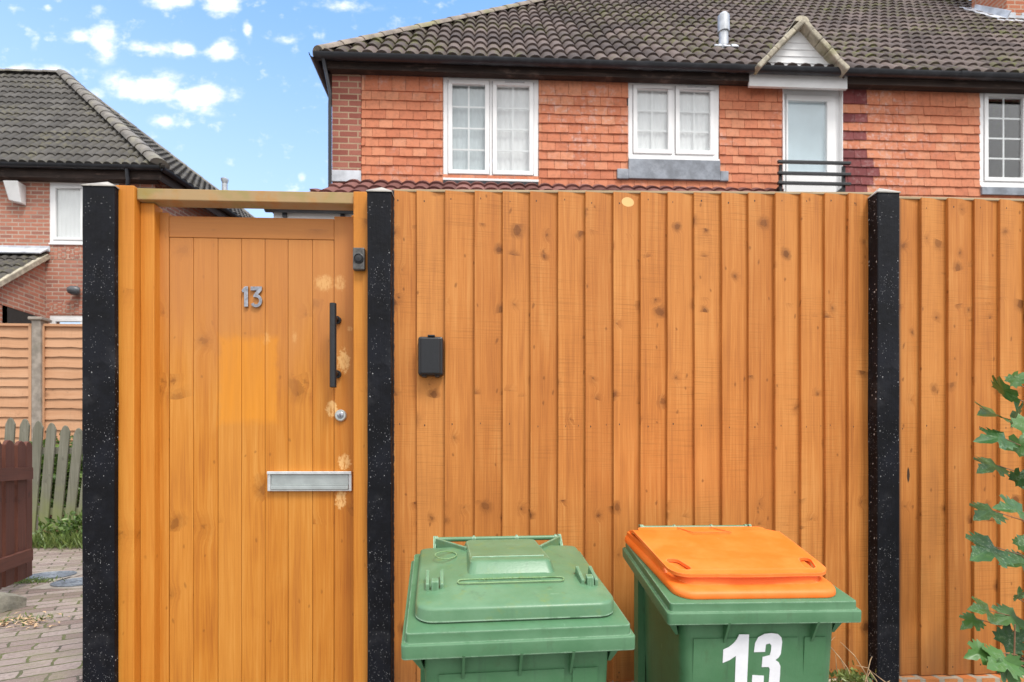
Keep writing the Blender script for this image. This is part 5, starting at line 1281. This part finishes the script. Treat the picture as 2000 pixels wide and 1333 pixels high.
for pts in (B1, B3):
    poly = []
    for x, y in pts:
        r = ray(1380 + x / 11.11, 1220 + y / 11.11); o_ = Vector((0, 0, EYE)); tt = (pl0 - o_).dot(pnv) / r.dot(pnv); hit = o_ + r * tt - pl0; poly.append((hit.dot(uxv), hit.dot(uyv)))
    m = MB(); lo = mi_ @ pl0; lux = mi_.to_3x3() @ uxv; luy = mi_.to_3x3() @ uyv
    m.prism(poly, lo + lux.cross(luy) * .0004, lux, luy, .0008); m.build('painted_number', M['digit'], ob2, local=True)

# ================================================================== PLANTS AT THE FENCE
LEAF = [(0, 0), (.10, -.03), (.26, -.12), (.30, -.02), (.50, .02), (.42, .12), (.56, .26), (.40, .30), (.52, .46), (.44, .62), (.30, .54), (.20, .50), (.24, .70), (.14, .80), (.10, .92), (0, 1.08)]
LEAF = LEAF + [(-x, y) for x, y in LEAF[-2:0:-1]]
sap = thing('maple_sapling', 'young maple sapling with mildewed lobed leaves by the right fence panel', 'sapling', (X(2025, 1.95), 1.95, 0))
fol, st = MB(), MB()
trunk = [(X(2035, 1.95), 1.95, 0.), (X(2030, 1.95), 1.94, .5), (X(2040, 1.95), 1.93, 1.0), (X(2030, 1.95), 1.95, 1.75)]
st.tube(trunk, [.011, .010, .008, .004], 8)
st.tube([(X(1985, 1.9), 1.92, 0.), (X(1978, 1.9), 1.9, .45), (X(1972, 1.9), 1.88, .78)], [.005, .004, .002], 6)
spots = [(1958, 757, 78, -20, 60), (1935, 808, 80, -75, 55), (1985, 802, 76, -10, 40), (1940, 857, 74, -80, 58), (1998, 865, 60, 20, 50), (1932, 912, 82, -80, 60), (1998, 930, 50, 10, 50), (1925, 1003, 76, -85, 60), (1975, 995, 80, -60, 60),
         (1925, 1077, 98, -90, 35), (1985, 1100, 70, -60, 60), (1918, 1190, 66, -70, 40), (1965, 1208, 84, -95, 55), (1895, 1216, 46, -110, 60), (1907, 1277, 52, -85, 20), (1984, 1246, 66, 30, 30), (1952, 1295, 78, -80, 60), (1973, 1318, 74, 170, 25), (1992, 1300, 66, 150, 30),
         (1992, 738, 48, 40, 50), (1990, 1160, 40, 0, 40), (2003, 1060, 40, 30, 40), (2030, 830, 80, 60, 40), (2040, 950, 80, 40, 40), (2045, 1070, 90, 60, 30), (2040, 1190, 80, 100, 40), (2035, 1290, 80, 120, 40), (2050, 760, 70, 40, 40)]
for k, (px, py, size, rot, foldv) in enumerate(spots):
    Yl = random.uniform(1.78, 1.98); c = PY(px, py, Yl); sc = size / 590 * random.uniform(.76, .94)
    a = R(rot + random.uniform(-12, 12)); nx = random.uniform(-.35, .35)
    tip = Vector((math.sin(a), random.uniform(-.55, -.1), math.cos(a) * math.cos(R(foldv)) - .15)).normalized()
    nrm_ = Vector((random.uniform(-.3, .2), -1, .35 + math.sin(R(foldv)) * .9)); nrm_ = (nrm_ - tip * nrm_.dot(tip)).normalized(); side = tip.cross(nrm_).normalized()
    base = c - tip * (sc * .45); rn = random.random() ** 1.3; droop = random.uniform(.15, .4); fo = random.uniform(.1, .4)
    P3 = lambda x, y: base + side * (x * sc) + tip * (y * sc) + nrm_ * (sc * (fo * abs(x) * .9 - droop * (x * x * 1.2 + max(0, y - .3) ** 2) + .03 * math.sin(9 * x + 7 * y)))
    inner = [(x * .5, .30 + (y - .30) * .5) for x, y in LEAF]
    n = len(LEAF); ctr = (0, .30)
    i0 = len(fol.v); fol.v += [P3(*p) for p in LEAF] + [P3(*p) for p in inner] + [P3(*ctr)]
    for i in range(n):
        j = (i + 1) % n
        fol.f.append((i0 + i, i0 + j, i0 + n + j, i0 + n + i)); fol.uv += [(LEAF[i][0], LEAF[i][1] + .02), (LEAF[j][0], LEAF[j][1] + .02), (inner[j][0], inner[j][1] + .02), (inner[i][0], inner[i][1] + .02)]; fol.r.append(rn); fol.mi.append(0)
        fol.f.append((i0 + n + i, i0 + n + j, i0 + 2 * n)); fol.uv += [(inner[i][0], inner[i][1] + .02), (inner[j][0], inner[j][1] + .02), (0, .32)]; fol.r.append(rn); fol.mi.append(0)
    zt6 = min(max(c.z - .12, .1), 1.7); tx = trunk[1] if c.z < 1 else trunk[2]
    tgt = Vector((tx[0] + random.uniform(-.02, .02), tx[1], zt6)); mid = (base + tgt) / 2 + Vector((0, 0, .03))
    st.tube([base + tip * (sc * .02), mid, tgt], [.0016, .0018, .0026], 6)
fo_ = fol.build('foliage', M['maple'], sap, smooth=60, merge=False); st.build('stem', M['stem'], sap, smooth=60)
wd_ = thing('weed_clump', 'straggly dry weed with pale green leaves at the foot of the right black post', 'weed', (X(1665, 1.98), 1.98, 0))
m = MB()
for pts in ([(1690, 1400), (1655, 1305), (1640, 1285), (1617, 1258), (1631, 1244)], [(1700, 1400), (1692, 1318), (1668, 1280), (1641, 1254)], [(1660, 1400), (1652, 1310), (1638, 1280)], [(1745, 1345), (1715, 1322), (1700, 1310), (1660, 1400)], [(1705, 1400), (1690, 1330), (1700, 1290), (1703, 1283)], [(1635, 1400), (1634, 1310), (1632, 1280)],
            [(1720, 1400), (1712, 1330), (1695, 1305), (1672, 1300)], [(1690, 1400), (1730, 1335), (1738, 1330)], [(1625, 1400), (1640, 1340), (1665, 1318), (1690, 1322)]):
    yy = random.uniform(1.9, 2.03); m.tube([PY(x, y, yy) for x, y in pts], [.0022] + [.0016] * (len(pts) - 2) + [.0008], 5)
m.build('stem', M['dry'], wd_, smooth=60)
m = MB()
for i in range(150):
    p = PY(random.gauss(1662, 16), random.gauss(1326, 9), random.uniform(1.92, 2.04)); leaf_quad(m, p, (rvec() + Vector((0, -.2, .3))).normalized(), .015, random.uniform(.015, .035), rvec(), random.uniform(.5, 1))
for i in range(60):
    p = PY(random.uniform(1615, 1720), random.gauss(1345, 8), random.uniform(1.92, 2.04)); leaf_quad(m, p, rvec(), .012, random.uniform(.02, .05), rvec(), random.uniform(0, 1))
m.build('foliage', M['grass'], wd_, merge=False)
